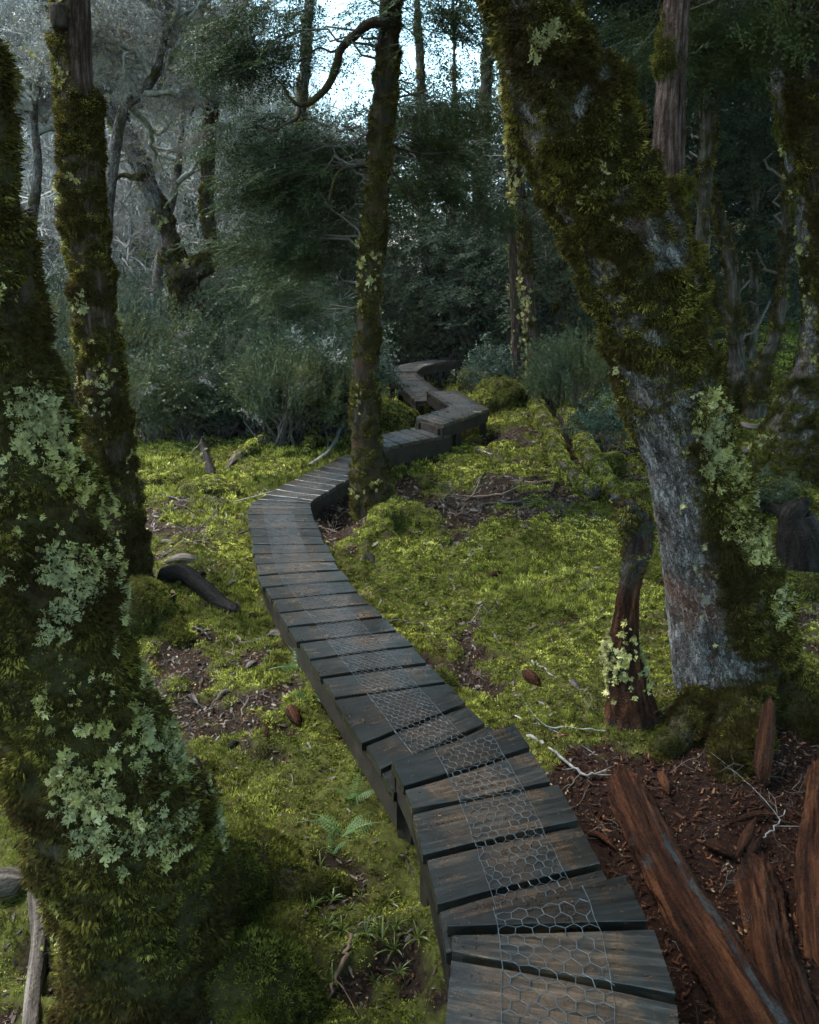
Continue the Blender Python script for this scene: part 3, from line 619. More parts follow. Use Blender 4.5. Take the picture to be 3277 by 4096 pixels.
def prism(p, sx, sy, z0, z1, ang, mat, name, lean=0.0):
    c, s = math.cos(ang), math.sin(ang); V = []
    for z, e in ((z0, lean), (z1, 0)):
        for a, b in ((-1, -1), (1, -1), (1, 1), (-1, 1)):
            V.append((p[0] + c * a * sx / 2 - s * b * sy / 2 + e, p[1] + s * a * sx / 2 + c * b * sy / 2, z))
    return mesh_np(name, V, [np.array([[0, 1, 5, 4], [1, 2, 6, 5], [2, 3, 7, 6], [3, 0, 4, 7], [4, 5, 6, 7], [3, 2, 1, 0]])], mat)
def hex_wire(lines, f0, f1, s0, s1, cell=.046, rad=.0015, seed=0, drift=0.0, sides=3):
    r = np.random.default_rng(seed); Lp = np.array([l for l, _ in lines]); Rp = np.array([q for _, q in lines]); C = (Lp + Rp) / 2
    S_ = np.concatenate([[0], np.cumsum(np.linalg.norm(np.diff(C, axis=0), axis=1))]); tot = S_[-1]; wid = np.linalg.norm(Rp - Lp, axis=1).mean()
    s0 = s0 * tot; s1 = s1 * tot
    def pos(s, t):
        s = float(np.clip(s, 0, tot)); i = min(np.searchsorted(S_, s, side='right') - 1, len(S_) - 2); u = (s - S_[i]) / max(1e-6, S_[i + 1] - S_[i])
        a = Lp[i] * (1 - u) + Lp[i + 1] * u; b = Rp[i] * (1 - u) + Rp[i + 1] * u; ft = f0 + drift * (s / tot - .5) + t / wid
        return a * (1 - ft) + b * ft + np.array([0, 0, .006 + .004 * math.sin(s * 19 + t * 31) ** 2 + r.normal(0, .0009)])
    tb = Tubes(); nc = max(2, int((f1 - f0) * wid / cell)); a = cell / math.sqrt(3); rowh = 1.5 * a; nr = int((s1 - s0) / rowh)
    jit = lambda: r.normal(0, .0022)
    node = {}
    def nd(i, j):                 # zig-zag node j of row i
        if (i, j) not in node:
            t = j * cell / 2; s = s0 + i * rowh + (a * .25 if (i + j) % 2 else -a * .25); node[(i, j)] = pos(s + jit(), t + jit())
        return node[(i, j)]
    A0, B0, A1, B1 = [], [], [], []
    for i in range(nr):
        for j in range(2 * nc):
            A0.append(nd(i, j)); B0.append(nd(i, j + 1))
            if (i + j) % 2 and i + 1 < nr: A1.append(nd(i, j)); B1.append(nd(i + 1, j))
    tb.bars(A0, B0, rad * .85, sides); tb.bars(A1, B1, rad * 1.25, sides)
    for t in (0, nc * cell):      # straight edge wires
        st = np.arange(s0, s1, .05)
        tb.add(np.array([pos(s, t + jit()) for s in st]), rad * .9, sides)
    return tb.mesh('wire', M['wire'])
_a = np.linspace(0, 2 * math.pi, 8, endpoint=False)
NAIL = mesh_np('nail', np.vstack([np.stack([np.cos(_a) * .0055, np.sin(_a) * .0055, 0 * _a - .006], -1), np.stack([np.cos(_a) * .005, np.sin(_a) * .005, 0 * _a + .0012], -1), [[0, 0, .0018]]]), [grid_quads(2, 8), np.array([(8 + i, 8 + (i + 1) % 8, 16) for i in range(8)])], M['stick_dark'])
def section(name, lines, label, wire=None, gap=.034, post_every=5, bearer=.13, posts=True, inset=.06, end=None, near=True):
    rng = np.random.default_rng(len(lines) * 13 + int(lines[0][0][1] * 100))
    base = (lines[0][0] + lines[0][1]) / 2; root = thing(name, label, 'boardwalk', (base[0], base[1], 0), 'stepped timber boardwalk sections')
    R0 = np.array(root.location)
    for (l0, r0), (l1, r1) in zip(lines[:-1], lines[1:]):
        j = rng.normal(0, .006, 2); X = (r0 - l0) / np.linalg.norm(r0 - l0)
        a, b, c, d = l0 + X * j[0], r0 + X * j[1], l1 + X * j[0], r1 + X * j[1]
        org = (a + b + c + d) / 4; me, ang = plank_mesh(a, b, c, d, .042, gap, org, rng)
        o = bpy.data.objects.new('plank', me); COL.objects.link(o); o.parent = root; o.location = Vector(org - R0); o.rotation_euler = (rng.normal(0, .004), 0, ang)
        if near and org[1] < 5.4:
            for f in (.1, .9):
                for g_ in (.28, .72):
                    q = (a * (1 - f) + b * f) * (1 - g_) + (c * (1 - f) + d * f) * g_ - org; X2 = np.array([math.cos(ang), math.sin(ang), 0]); Y2 = np.array([-X2[1], X2[0], 0])
                    nl = bpy.data.objects.new('nail', NAIL); COL.objects.link(nl); nl.parent = o; nl.location = (q.dot(X2) + rng.normal(0, .006), q.dot(Y2) + rng.normal(0, .006), q[2] + .0015)
    for f in (inset, 1 - inset):
        pts = [l * (1 - f) + r * f - np.array([0, 0, .0445]) for l, r in lines]
        child('bearer', box_sweep(pts, .045, bearer, M['beam'], 'bearer'), root)
    if posts:
        for i in range(0, len(lines), post_every):
            l, r = lines[i]; ang = math.atan2(r[1] - l[1], r[0] - l[0])
            for f in (inset + .085, 1 - inset - .085):
                p = l * (1 - f) + r * f; zt = p[2] - .06; zb = gz1(p[0], p[1]) - .12
                if zt - zb > .1: child('post', prism(p, .085, .085, zb, zt, ang, M['beam'], 'post'), root)
    for which in (end or ()):
        l, r = lines[which]; q = lines[1] if which == 0 else lines[-2]; d = ((l + r) - (q[0] + q[1])); d[2] = 0; d = d / np.linalg.norm(d); c = (l + r) / 2 - d * .012
        child('riser_board', prism(c, np.linalg.norm(r - l) * .985, .03, c[2] - .19, c[2] - .044, math.atan2(r[1] - l[1], r[0] - l[0]), M['beam'], 'riser'), root)
    for k, w in enumerate(wire or ()): child('wire_mesh', hex_wire(lines, *w), root)
    return root
section('boardwalk_section', LA[::-1], 'nearest top boardwalk section with fanned planks at the bottom edge', [(.235, .76, 0.0, .995, .046, .0013)], end=[-1], post_every=2)
section('boardwalk_section', LB[::-1], 'short boardwalk section one step below the nearest fanned planks', [(.315, .80, .10, .985, .038, .0013, 3, .0)], end=[-1], post_every=3)
section('boardwalk_section', LC, 'long curving boardwalk section sweeping left to the centre tree', [(.27, .74, .0, .34, .034, .0013, 5, -.04), (.24, .72, .33, .62, .034, .0013, 6, 0.0), (.22, .76, .63, .99, .036, .0013, 7)], post_every=4)
sec = section('boardwalk_section', LD, 'boardwalk section emerging behind the centre trunk below a boxed step', [(.22, .78, 0.0, .86, .05, .0017, 8)], end=[0], post_every=2, bearer=.2)
sec = section('boardwalk_section', LE, 'boxed boardwalk section with wire riser bending left after its corner', [(.2, .8, 0.0, .98, .05, .0016, 9)], post_every=4, bearer=.15, end=[0])
_l, _r = LE[0]; _d = norm(np.cross(_r - _l, [0, 0, 1.0])[None])[0]
child('wire_mesh', hex_wire([(_l + _d * .012 - [0, 0, .13], _r + _d * .012 - [0, 0, .13]), (_l + _d * .012, _r + _d * .012)], .22, .92, 0, 1, .045, .0016, 12), sec)
section('boardwalk_section', LF, 'sunken boardwalk section beyond the boxed corner beside a mossy bank', [(.2, .8, 0.0, .98, .05, .0016, 10)], post_every=5)
section('boardwalk_section', LG, 'farthest boardwalk section on posts turning right behind a bush', [(.2, .8, 0.0, .98, .055, .0016, 11)], post_every=4, bearer=.17)

_pts = []
for L_ in (LA, LB, LC):
    for (l0, r0), (l1, r1) in zip(L_[:-1], L_[1:]):
        for _ in range(int(RNG.integers(2, 7))):
            u, v = RNG.uniform(.03, .97), RNG.uniform(.15, .85); _pts.append((l0 * (1 - u) + r0 * u) * (1 - v) + (l1 * (1 - u) + r1 * u) * v + [0, 0, .004])
_pts = np.array(_pts)
scatter('deck_litter', 'flake', _pts, quats_z(np.array([[0, 0, 1.0]]) + RNG.normal(0, .12, (len(_pts), 3))), RNG.uniform(.25, .7, len(_pts)), label='tiny leaves and needles fallen on the boardwalk planks', cat='leaf litter')

# ---------------------------------------------------------------- stems: trunks, logs, roots, stumps
DS = 3277 / 1725.0                # the notes below use a 1725 x 2156 view of the photograph
def dat(cx, cy, y): return at(cx * DS, cy * DS, y)
def ground_at(cx, cy, lift=0.0):  # where the line of sight meets the floor
    z = 0.05
    for _ in range(12):
        p = on(cx * DS, cy * DS, z); z = .5 * z + .5 * gz1(p[0], p[1])
    p[2] = gz1(p[0], p[1]) + lift
    return p
def ctrl_px(rows, depth=None):    # (cx, cy, width in px[, distance]) -> world x,y,z,r + cy
    out = []
    for r in rows:
        y = r[3] if len(r) > 3 else depth
        p = dat(r[0], r[1], y); out.append([*p, r[2] / 2 * DS * axial(p) / FPX, r[1]])
    return np.array(out)
class Stem:
    def __init__(self, ctrl, sides=40, step=.035, bark=.012, bark_sc=(14, 2.0), lump=.06, seed=0, moss=None, moss_lift=.02, flare=None, smooth=True, mat=None, ridge=0.0, taper_end=False, twist=0.0, square=0.0, clumpy=.75):
        ctrl = np.asarray(ctrl, float); seg = np.linalg.norm(np.diff(ctrl[:, :3], axis=0), axis=1).sum(); n = max(8, int(seg / step))
        c = resample(ctrl, n); self.path = c; pts = c[:, :3]; rad = np.maximum(c[:, 3], .004)
        if moss: rad = np.maximum(rad - .75 * moss_lift - .008, rad * .6)
        t, N, B = frames(pts); th = np.linspace(0, 2 * math.pi, sides, endpoint=False); S_ = np.concatenate([[0], np.cumsum(np.linalg.norm(np.diff(pts, axis=0), axis=1))])
        dirs = N[:, None] * np.cos(th)[None, :, None] + B[:, None] * np.sin(th)[None, :, None]
        surf = pts[:, None] + dirs * rad[:, None, None]
        big = fbm(surf * 2.2 + seed * 7.7, 3, seed) * lump * 1.6
        u = np.stack([np.cos(th)[None, :] * rad[:, None] * bark_sc[0] + 0 * S_[:, None], np.sin(th)[None, :] * rad[:, None] * bark_sc[0] + 0 * S_[:, None], (S_[:, None] * bark_sc[1] + 0 * th[None, :])], -1)
        if twist: u[..., 0] += S_[:, None] * twist
        bk = fbm(u * 1.0 + seed * 3.1, 4, seed + 50, .6); bk = -np.abs(bk) * 2 + .5 if ridge else bk
        view = norm(pts - np.array([0, 0, CAMZ])); right = norm(np.cross(view, [0, 0, 1.0]))
        self.lat = (dirs * right[:, None]).sum(-1); self.front = -(dirs * view[:, None]).sum(-1); self.up = dirs[..., 2]
        self.yd = np.repeat(c[:, 4][:, None], sides, 1) if c.shape[1] > 4 else np.repeat(S_[:, None], sides, 1)
        self.s = np.repeat(S_[:, None], sides, 1)
        nz = fbm(surf * 4.5 + seed, 3, seed + 90) + .5 * fbm(surf * 15 + seed, 2, seed + 95)
        cl = fbm(surf * 13 + seed * 2.3, 3, seed + 120); self.clump = cl
        mm = moss(self.yd, self.lat, self.front, self.up, nz) if moss else np.zeros_like(self.lat)
        self.moss = np.clip(mm, 0, 1) * (1 - clumpy + clumpy * sstep(-.28, .02, cl + .25 * nz))
        r = rad[:, None] * (1 + big) + bk * bark * (1 - .6 * self.moss)
        r = r + moss_lift * self.moss * (.7 + 1.7 * cl)
        if square: r = r * ((np.abs(np.cos(th + .5)) ** square + np.abs(np.sin(th + .5)) ** square) ** (-1 / square))[None]
        if taper_end: r[-1] *= .15; r[-2] *= .6; r[0] *= .15; r[1] *= .6
        self.v = pts[:, None] + dirs * np.maximum(r, .003)[..., None]; self.dirs = dirs; self.n, self.k = n, sides
        v = self.v.reshape(-1, 3); caps = [np.arange(sides)[None, ::-1], (np.arange(sides) + (n - 1) * sides)[None]]
        self.me = mesh_np('stem', v, [grid_quads(n, sides), *caps], mat, smooth, {'moss': self.moss, 'stemco': np.stack([np.cos(th)[None] * rad[:, None] + seed, np.sin(th)[None] * rad[:, None], S_[:, None] + 0 * th[None]], -1)})
    def sample(self, rho, weight, cap=60000):
        v = self.v; a = np.roll(v, -1, 1) - v; b = np.vstack([v[1:], v[-1:]]) - v
        area = np.linalg.norm(np.cross(a, b), axis=-1); area[-1] = 0; w = (area * np.clip(weight, 0, 1)).ravel(); n = int(min(cap, w.sum() * rho))
        if n < 1: return np.zeros((0, 3)), np.zeros((0, 3)), np.zeros(0, int)
        k = RNG.choice(len(w), n, p=w / w.sum()); f = RNG.uniform(0, 1, (n, 2))
        p = v.reshape(-1, 3)[k] + a.reshape(-1, 3)[k] * f[:, :1] + b.reshape(-1, 3)[k] * f[:, 1:]
        return p, self.dirs.reshape(-1, 3)[k], k
    def clothe(self, parent, key='trunk_moss', rho=2200, size=1.0, down=.55, name='moss', weight=None, cap=60000):
        w = self.moss if weight is None else weight
        p, d, k = self.sample(rho * 1.5, w ** 1.5, cap)
        if len(p) == 0: return
        g = d + np.array([0, 0, -down]) * (1 - .7 * np.clip(d[:, 2:], 0, 1)) + RNG.normal(0, .3, d.shape)
        return scatter(name, key, p - d * .004, quats_z(g), size * RNG.uniform(.55, 1.2, len(p)) * np.clip(1 + .8 * self.clump.ravel()[k], .6, 1.4), parent)
    def lichen(self, parent, weight, rho=500, size=1.0, name='lichen', cap=12000, key='lichen'):
        p, d, k = self.sample(rho, weight, cap)
        if len(p) == 0: return
        return scatter(name, key, p + d * .006, quats_z(d + RNG.normal(0, .35, d.shape)), size * np.clip(RNG.lognormal(-.15, .45, len(p)), .35, 1.9), parent)
    def nz(self, sc=5, seed=0, oct=3): return fbm(self.v * sc + seed * 3.3, oct, seed + 200)

def gz_base(st):                  # where a stem starts
    p = st.path[0]; return (p[0], p[1], gz1(p[0], p[1]))
def make_tree(name, label, ctrl, mat, up_to=None, group=None, cat='tree', part='trunk', **kw):
    ctrl = list(map(list, ctrl))
    # sink the foot, run on upwards to the crown
    b = ctrl[0]; g = gz1(b[0], b[1])
    if b[2] > g - .1: ctrl.insert(0, [b[0], b[1], g - .15, b[3] * 1.15, b[4] + 10])
    if up_to:
        a, c = np.array(ctrl[-2]), np.array(ctrl[-1]); d = c[:3] - a[:3]; d = d / np.linalg.norm(d); d = norm((d + np.array([0, 0, .6]))[None])[0]
        k = 4
        for i in range(1, k + 1):
            f = i / k; h = (up_to - c[2]) * f / max(d[2], .3); ctrl.append([*(c[:3] + d * h), c[3] * (1 - .7 * f), c[4] - 200 * i])
    st = Stem(ctrl, mat=M[mat], **kw)
    p = st.path[0]; root = thing(name, label, cat, (p[0], p[1], gz1(p[0], p[1])), group)
    o = child(part, st.me, root)
    return root, st
def bezier(p0, p1, p2, n): t = np.linspace(0, 1, n)[:, None]; return p0 * (1 - t) ** 2 + 2 * p1 * t * (1 - t) + p2 * t * t
def crown(root, st, blobs, key='spray', size=1.0, branch_mat='twig', brad=.012, name='crown', every=3, tight=.30, flatten=.3, droop=.25, seed=0, branches=True, zmin=-1e9):
    """blobs: (centre xyz, radii xyz, number of sprays). Sprays sit in flat pads at the ends of thin branches"""
    r = np.random.default_rng(seed); Ps = []; Ds = []; tb = Tubes()
    path = st.path[:, :3]
    for c, rad, n in blobs:
        c = np.asarray(c, float); rad = np.asarray(rad, float); K = max(3, n // 22)
        u = norm(r.normal(size=(K, 3))) * (r.uniform(0, 1, (K, 1)) ** .45); cc = c + u * rad
        own = r.integers(0, K, n); sz = tight * max(.6, float(rad.mean()) ** .5)
        off = r.normal(size=(n, 3)) * np.array([sz, sz, sz * flatten]); p = cc[own] + off
        d = off * np.array([1, 1, .2]) + .25 * (cc[own] - path[np.abs(path[:, 2][:, None] - cc[own][:, 2][None]).argmin(0)]) * np.array([1, 1, 0]) / max(1, rad.max())
        d = norm(d) + np.array([0, 0, -droop]) + r.normal(0, .2, d.shape); k = p[:, 2] > zmin
        Ps.append(p[k]); Ds.append(d[k])
        if branches:
            for i in range(0, K, every):
                e = cc[i]; dd = np.linalg.norm(path - e, axis=1) + np.where(path[:, 2] > e[2] - .2, .0, 0) ; j = int(dd.argmin()); j = max(0, min(len(path) - 1, j + int(r.integers(-6, 7)))); s0 = path[j]
                mid = (s0 + e) / 2 + np.array([0, 0, .18 * np.linalg.norm(e - s0)]) + r.normal(0, .12, 3) * np.linalg.norm(e - s0)
                pl = bezier(s0, mid, e, 9); L_ = np.linalg.norm(e - s0); pl[1:-1] += r.normal(0, .03 * L_, (7, 3))
                tb.add(pl, np.linspace(brad * min(1.6, .5 + L_ * .4), brad * .25, 9), 4)
                for q in np.where(own == i)[0][:5]:
                    tb.add(np.array([pl[6], (pl[6] + p[q]) / 2 + r.normal(0, .03, 3), p[q]]), [brad * .3, brad * .22, brad * .12], 3)
    P_ = np.concatenate(Ps); D_ = np.concatenate(Ds)
    o = scatter(name, key, P_, quats(D_, np.array([0, 0, 1.0]) + r.normal(0, .35, D_.shape)), size * r.uniform(.7, 1.3, len(P_)), root)
    if branches and tb.n: child('branches', tb.mesh('branches', M[branch_mat]), root)
    return o
def bpx(cx, cy, y, rx, ry, n, dy=None):   # a clump of foliage by where it stands in the view
    c = dat(cx, cy, y); k = DS * axial(c) / FPX; return (c, (rx * k, dy if dy else .6 * (rx + ry) / 2 * k + .2, ry * k), n)

g2 = lambda a, c, s: np.exp(-((a - c) / s) ** 2)
# --- big lichen-covered trunk at the left
c = ctrl_px([(360, 2330, 520), (345, 2200, 450), (330, 2085, 400), (318, 2000, 372), (300, 1900, 358), (275, 1780, 352), (238, 1700, 350), (158, 1500, 322), (98, 1300, 312), (58, 1100, 296), (5, 900, 272), (-28, 700, 250), (-48, 500, 225), (-85, 300, 215), (-120, 100, 205), (-150, -60, 200)], 2.3)
t1, s1 = make_tree('mossy_tree', 'huge foreground tree at left edge crusted with pale leafy lichen', c, 'bark_dark', 9.5, sides=96, step=.022, bark=.02, lump=.07, seed=1,
    moss=lambda y, l, f, u, n: sstep(-.4, .1, n + .35 + .25 * sstep(1500, 1900, y)), moss_lift=.028, clumpy=.25)
s1.clothe(t1, 'trunk_moss', 2600, .95, .7)
w = sstep(.05, .35, s1.nz(4, 1) + .55 * g2(s1.yd, 1580, 250) * (.35 + s1.lat) + .22 * g2(s1.yd, 1250, 300) - .12 - .5 * sstep(1800, 1980, s1.yd))
s1.lichen(t1, w * sstep(-.2, .1, s1.nz(11, 21)), 6500, .5)
w2 = sstep(.1, .4, s1.nz(5, 9) - .05 - .4 * sstep(700, 300, s1.yd)); s1.lichen(t1, w2 * (1 - w), 1200, .4, 'small_lichen')
def root_part(tree, rows, mat, key, seed=0, rho=2200, sides=28, lift=.015, name='root', mossf=None, start=None):
    ct = [] if start is None else [list(start)]
    for cx, cy, w_, lift_ in rows:
        p = ground_at(cx, cy); ct.append([p[0], p[1], p[2] + lift_, w_ / 2 * DS * axial(p) / FPX, cy])
    st = Stem(ct, sides=sides, step=.03, bark=.008, seed=seed, mat=M[mat], moss=mossf or (lambda y, l, f, u, n: sstep(-.6, .0, n + .6)), moss_lift=lift, clumpy=.2)
    child(name, st.me, tree); st.clothe(tree, key, rho, .9, .2); return st
_i = int(np.abs(s1.path[:, 4] - 1830).argmin()); _b = s1.path[_i]
root_part(t1, [(520, 1850, 190, .03), (600, 1862, 130, .0), (680, 1868, 80, -.02), (750, 1870, 44, -.06)], 'bark_dark', 'green_moss', 4, 3000, start=[_b[0] + .03, _b[1], _b[2], .13, 1800])
_b = s1.path[8]
root_part(t1, [(520, 2080, 210, .02), (620, 2120, 130, -.02), (700, 2150, 70, -.06)], 'bark_dark', 'green_moss', 5, 3000, start=[_b[0], _b[1], _b[2] + .12, .16, 2000])

# --- second trunk, olive moss all the way
c = ctrl_px([(296, 1325, 120), (284, 1250, 104), (250, 1100, 103), (226, 900, 97), (211, 750, 90), (196, 600, 86), (172, 400, 94), (168, 300, 94), (158, 150, 90), (153, 0, 90), (150, -150, 88)], 5.65)
t2, s2 = make_tree('mossy_tree', 'straight tree with olive moss sleeve and bare brown top, second from left', c, 'bark_red', 10.5, sides=64, step=.026, bark=.012, lump=.06, seed=2,
    moss=lambda y, l, f, u, n: sstep(-.35, .2, n + .45) * (1 - (1 - .75 * sstep(.1, -.6, l)) * sstep(215, 165, y)), moss_lift=.03)
s2.clothe(t2, 'trunk_moss', 3200, .95, .7)
s2.lichen(t2, sstep(.12, .4, s2.nz(5, 2) + .1 * (1 - np.abs(s2.lat)) - .15 * s2.lat - .08), 900, .6)
st = Stem(ctrl_px([(128, 60, 30), (124, 35, 34), (120, 10, 30)], 5.45), sides=18, seed=3, mat=M['bark_dark']); child('burl', st.me, t2)
root_part(t2, [(300, 1300, 120, .08), (345, 1325, 80, .02), (400, 1350, 50, -.04)], 'bark_dark', 'green_moss', 6, 3000, start=[s2.path[7][0], s2.path[7][1], s2.path[7][2] + .12, .12, 1290])
root_part(t2, [(285, 1310, 120, .08), (250, 1345, 90, .02), (205, 1380, 50, -.04)], 'bark_dark', 'green_moss', 7, 3000, start=[s2.path[7][0], s2.path[7][1], s2.path[7][2] + .12, .12, 1290])

# --- slim trunk in the middle of the walk
c = ctrl_px([(800, 1135, 150), (797, 1100, 112), (786, 1050, 94), (780, 1000, 83), (771, 950, 72), (769, 900, 67), (770, 800, 59), (773, 700, 55), (786, 500, 54), (806, 250, 53), (816, 100, 56), (822, 0, 56), (829, -150, 56)], 7.5)
t3, s3 = make_tree('myrtle_tree', 'slender dark mossy tree standing beside the middle of the boardwalk', c, 'bark_dark', 9.0, sides=56, step=.028, bark=.012, lump=.05, seed=3,
    moss=lambda y, l, f, u, n: sstep(-.3, .2, n + .3 + .35 * sstep(1000, 1100, y) + .12 * l), moss_lift=.018)
s3.clothe(t3, 'trunk_moss', 2600, .8, .6)
s3.lichen(t3, sstep(.25, .5, s3.nz(6, 3) + .3 * g2(s3.yd, 640, 60) - .02), 380, .75)
for i, rows in enumerate(([(810, 1100, 60, .04), (845, 1095, 45, .02), (890, 1110, 36, -.0), (950, 1140, 26, -.03)], [(790, 1120, 50, .03), (775, 1150, 36, .0), (768, 1180, 24, -.03)], [(805, 1120, 50, .03), (830, 1155, 36, .0), (850, 1190, 24, -.04)])):
    root_part(t3, rows, 'bark_dark', 'moss', 10 + i, 2600, start=[s3.path[6][0], s3.path[6][1], s3.path[6][2] + .12, .09, 1090])
def limb(tree, rows, depth, mat, seed, mossw=.0, name='limb', key='trunk_moss'):
    st = Stem(ctrl_px(rows, depth), sides=14, step=.04, bark=.004, lump=.08, seed=seed, mat=M[mat], moss=lambda y, l, f, u, n: sstep(-.2, .3, n + mossw + .4 * u), moss_lift=.008)
    child(name, st.me, tree)
    if mossw > 0: st.clothe(tree, key, 1500, .6, .5)
    return st
limb(t3, [(815, 52, 30), (785, 48, 27), (765, 58, 26), (748, 75, 24), (727, 92, 23), (715, 110, 22), (712, 130, 22), (700, 165, 20), (680, 195, 19), (655, 215, 16), (632, 222, 13), (612, 210, 10), (600, 185, 7), (580, 165, 5)], 7.4, 'bark_dark', 21, -.1)
limb(t3, [(632, 222, 10), (628, 250, 9), (600, 262, 8), (580, 275, 7), (555, 270, 5), (530, 255, 4)], 7.4, 'bark_dark', 22, -.3)
limb(t3, [(725, 92, 12), (700, 110, 9), (675, 100, 8), (650, 115, 6), (625, 135, 5)], 7.4, 'bark_dark', 23, -.3)
limb(t3, [(775, 350, 14), (745, 352, 10), (715, 362, 8), (700, 395, 6), (692, 430, 5)], 7.4, 'bark_dark', 24, -.3)
limb(t3, [(822, 360, 12), (850, 385, 8), (870, 430, 7), (895, 455, 5)], 7.4, 'bark_dark', 25, -.3)
limb(t3, [(812, 300, 12), (850, 315, 9), (900, 325, 7), (960, 320, 5)], 7.6, 'bark_dark', 26, -.3)
crown(t3, s3, [bpx(630, 370, 8.2, 125, 115, 430), bpx(545, 160, 8.0, 45, 110, 170), bpx(600, 60, 7.8, 90, 70, 200), bpx(585, 520, 9.0, 90, 65, 240), bpx(690, 300, 8.6, 90, 70, 260), bpx(670, 500, 8.6, 90, 90, 260),
    bpx(900, 30, 7.5, 90, 50, 180), bpx(910, 260, 8.5, 100, 70, 240), bpx(950, 400, 9.5, 110, 110, 300), bpx(745, 420, 8.6, 80, 80, 130), bpx(640, 620, 10.0, 90, 50, 200)], seed=3, droop=.3)

# --- the great leaning trunk on the right
c = ctrl_px([(1560, 1590, 330, 4.0), (1556, 1530, 285, 4.0), (1548, 1470, 268, 4.0), (1522, 1300, 250, 3.98), (1490, 1150, 218, 3.96), (1450, 950, 214, 3.92), (1406, 800, 204, 3.88), (1380, 640, 238, 3.85), (1330, 520, 232, 3.82), (1272, 400, 236, 3.8), (1244, 330, 240, 3.78), (1202, 230, 244, 3.76), (1155, 130, 212, 3.74), (1125, 0, 196, 3.72), (1095, -150, 186, 3.7)])
def m4(y, l, f, u, n):
    yn = y + 230 * n; up = sstep(960, 760, yn); low = sstep(800, 900, y) * sstep(-.1, .45, l + .25 * n - .25 * sstep(1250, 1450, y)); foot = sstep(1250, 1480, y) * sstep(-.3, .1, l + .3 * n)
    bare = .15 * g2(y, 470, 60) * g2(l, .75, .35) + .25 * sstep(300, 120, y) * sstep(.25, -.2, l)
    return np.clip(up * sstep(-.4, .1, n + .35) - bare, 0, 1) + low * sstep(-.4, .1, n + .25) + foot
t4, s4 = make_tree('leaning_tree', 'massive leaning tree at right with grey flaking bark and brown moss', c, 'bark_grey', 10.0, sides=110, step=.018, bark=.022, lump=.07, seed=4, moss=m4, moss_lift=.034, bark_sc=(16, 5))
s4.clothe(t4, 'trunk_moss', 3300, 1.05, .75)
wl = 1.1 * g2(s4.yd, 905, 75) * g2(s4.lat, .62, .28) + 1.0 * g2(s4.yd, 1100, 85) * g2(s4.lat, .85, .25) + .6 * g2(s4.yd, 1290, 50) * g2(s4.lat, .9, .2) + .5 * g2(s4.yd, 110, 90) * g2(s4.lat, .0, .5) + .35 * g2(s4.yd, 980, 220) * g2(s4.lat, .35, .3)
s4.lichen(t4, sstep(.28, .6, wl + .5 * s4.nz(6, 4)), 3200, .62)
s4.lichen(t4, sstep(.25, .45, s4.nz(7, 14)), 600, .42, 'small_lichen')
_j = int(np.abs(s4.path[:, 4] - 1440).argmin()); _b = s4.path[_j]
for i, (dx, rows) in enumerate(((.06, [(1655, 1500, 150, .06), (1720, 1540, 100, .0), (1790, 1575, 60, -.05)]), (.0, [(1560, 1570, 130, .03), (1545, 1610, 90, -.01), (1530, 1660, 50, -.06)]), (-.08, [(1455, 1535, 90, .05), (1420, 1575, 60, -.0), (1385, 1615, 40, -.05)]))):
    root_part(t4, rows, 'bark_grey', 'trunk_moss', 20 + i, 3000, mossf=lambda y, l, f, u, n: sstep(-.5, .0, n + .35 + .4 * u), start=[_b[0] + dx, _b[1] - .02, _b[2], .15 if i < 2 else .10, 1440])
# --- red stringy trunk behind it
c = ctrl_px([(1490, 1180, 110), (1440, 700, 84), (1417, 520, 64), (1411, 400, 72), (1408, 300, 79), (1415, 150, 74), (1426, 0, 72), (1438, -200, 70)], 5.6)
t5, s5 = make_tree('red_barked_tree', 'tree with shredding red grey bark rising behind the leaning trunk', c, 'bark_red', 10.5, sides=60, step=.03, bark=.02, lump=.06, seed=5, ridge=1.0, bark_sc=(60, 1.6),
    moss=lambda y, l, f, u, n: sstep(-.1, .3, n - .25 + .8 * sstep(340, 420, y) + .5 * sstep(-.1, -.8, l) * sstep(250, 100, y)), moss_lift=.03)
s5.clothe(t5, 'green_moss', 2400, 1.0, .7)
# --- slim lichened tree beyond the middle
c = ctrl_px([(1134, 850, 44), (1130, 800, 34), (1120, 700, 31), (1110, 600, 32), (1104, 500, 31), (1090, 420, 34), (1082, 300, 34), (1072, 150, 34), (1060, 0, 30), (1052, -120, 28)], 13.9)
t6, s6 = make_tree('slim_tree', 'slim pale lichened tree standing beyond the boardwalk bend', c, 'bark_red', 9.5, sides=32, step=.06, bark=.015, seed=6, moss=lambda y, l, f, u, n: sstep(0, .4, n + .1 + .4 * sstep(700, 820, y)), moss_lift=.02)
s6.clothe(t6, 'trunk_moss', 900, 1.5, .6); s6.lichen(t6, sstep(-.05, .35, s6.nz(4, 6) - .3 * s6.lat), 260, 1.4)
c = ctrl_px([(1100, 840, 30), (1085, 700, 20), (1078, 420, 19), (1066, 250, 20), (1056, 100, 20), (1050, -60, 18)], 15.5)
t6b, s6b = make_tree('slim_tree', 'thin red brown tree close behind the slim lichened tree', c, 'bark_red', 9.5, sides=24, step=.08, bark=.012, seed=61, moss=lambda y, l, f, u, n: sstep(.1, .5, n), moss_lift=.01)
s6b.lichen(t6b, sstep(.1, .4, s6b.nz(4, 6)), 160, 1.4)
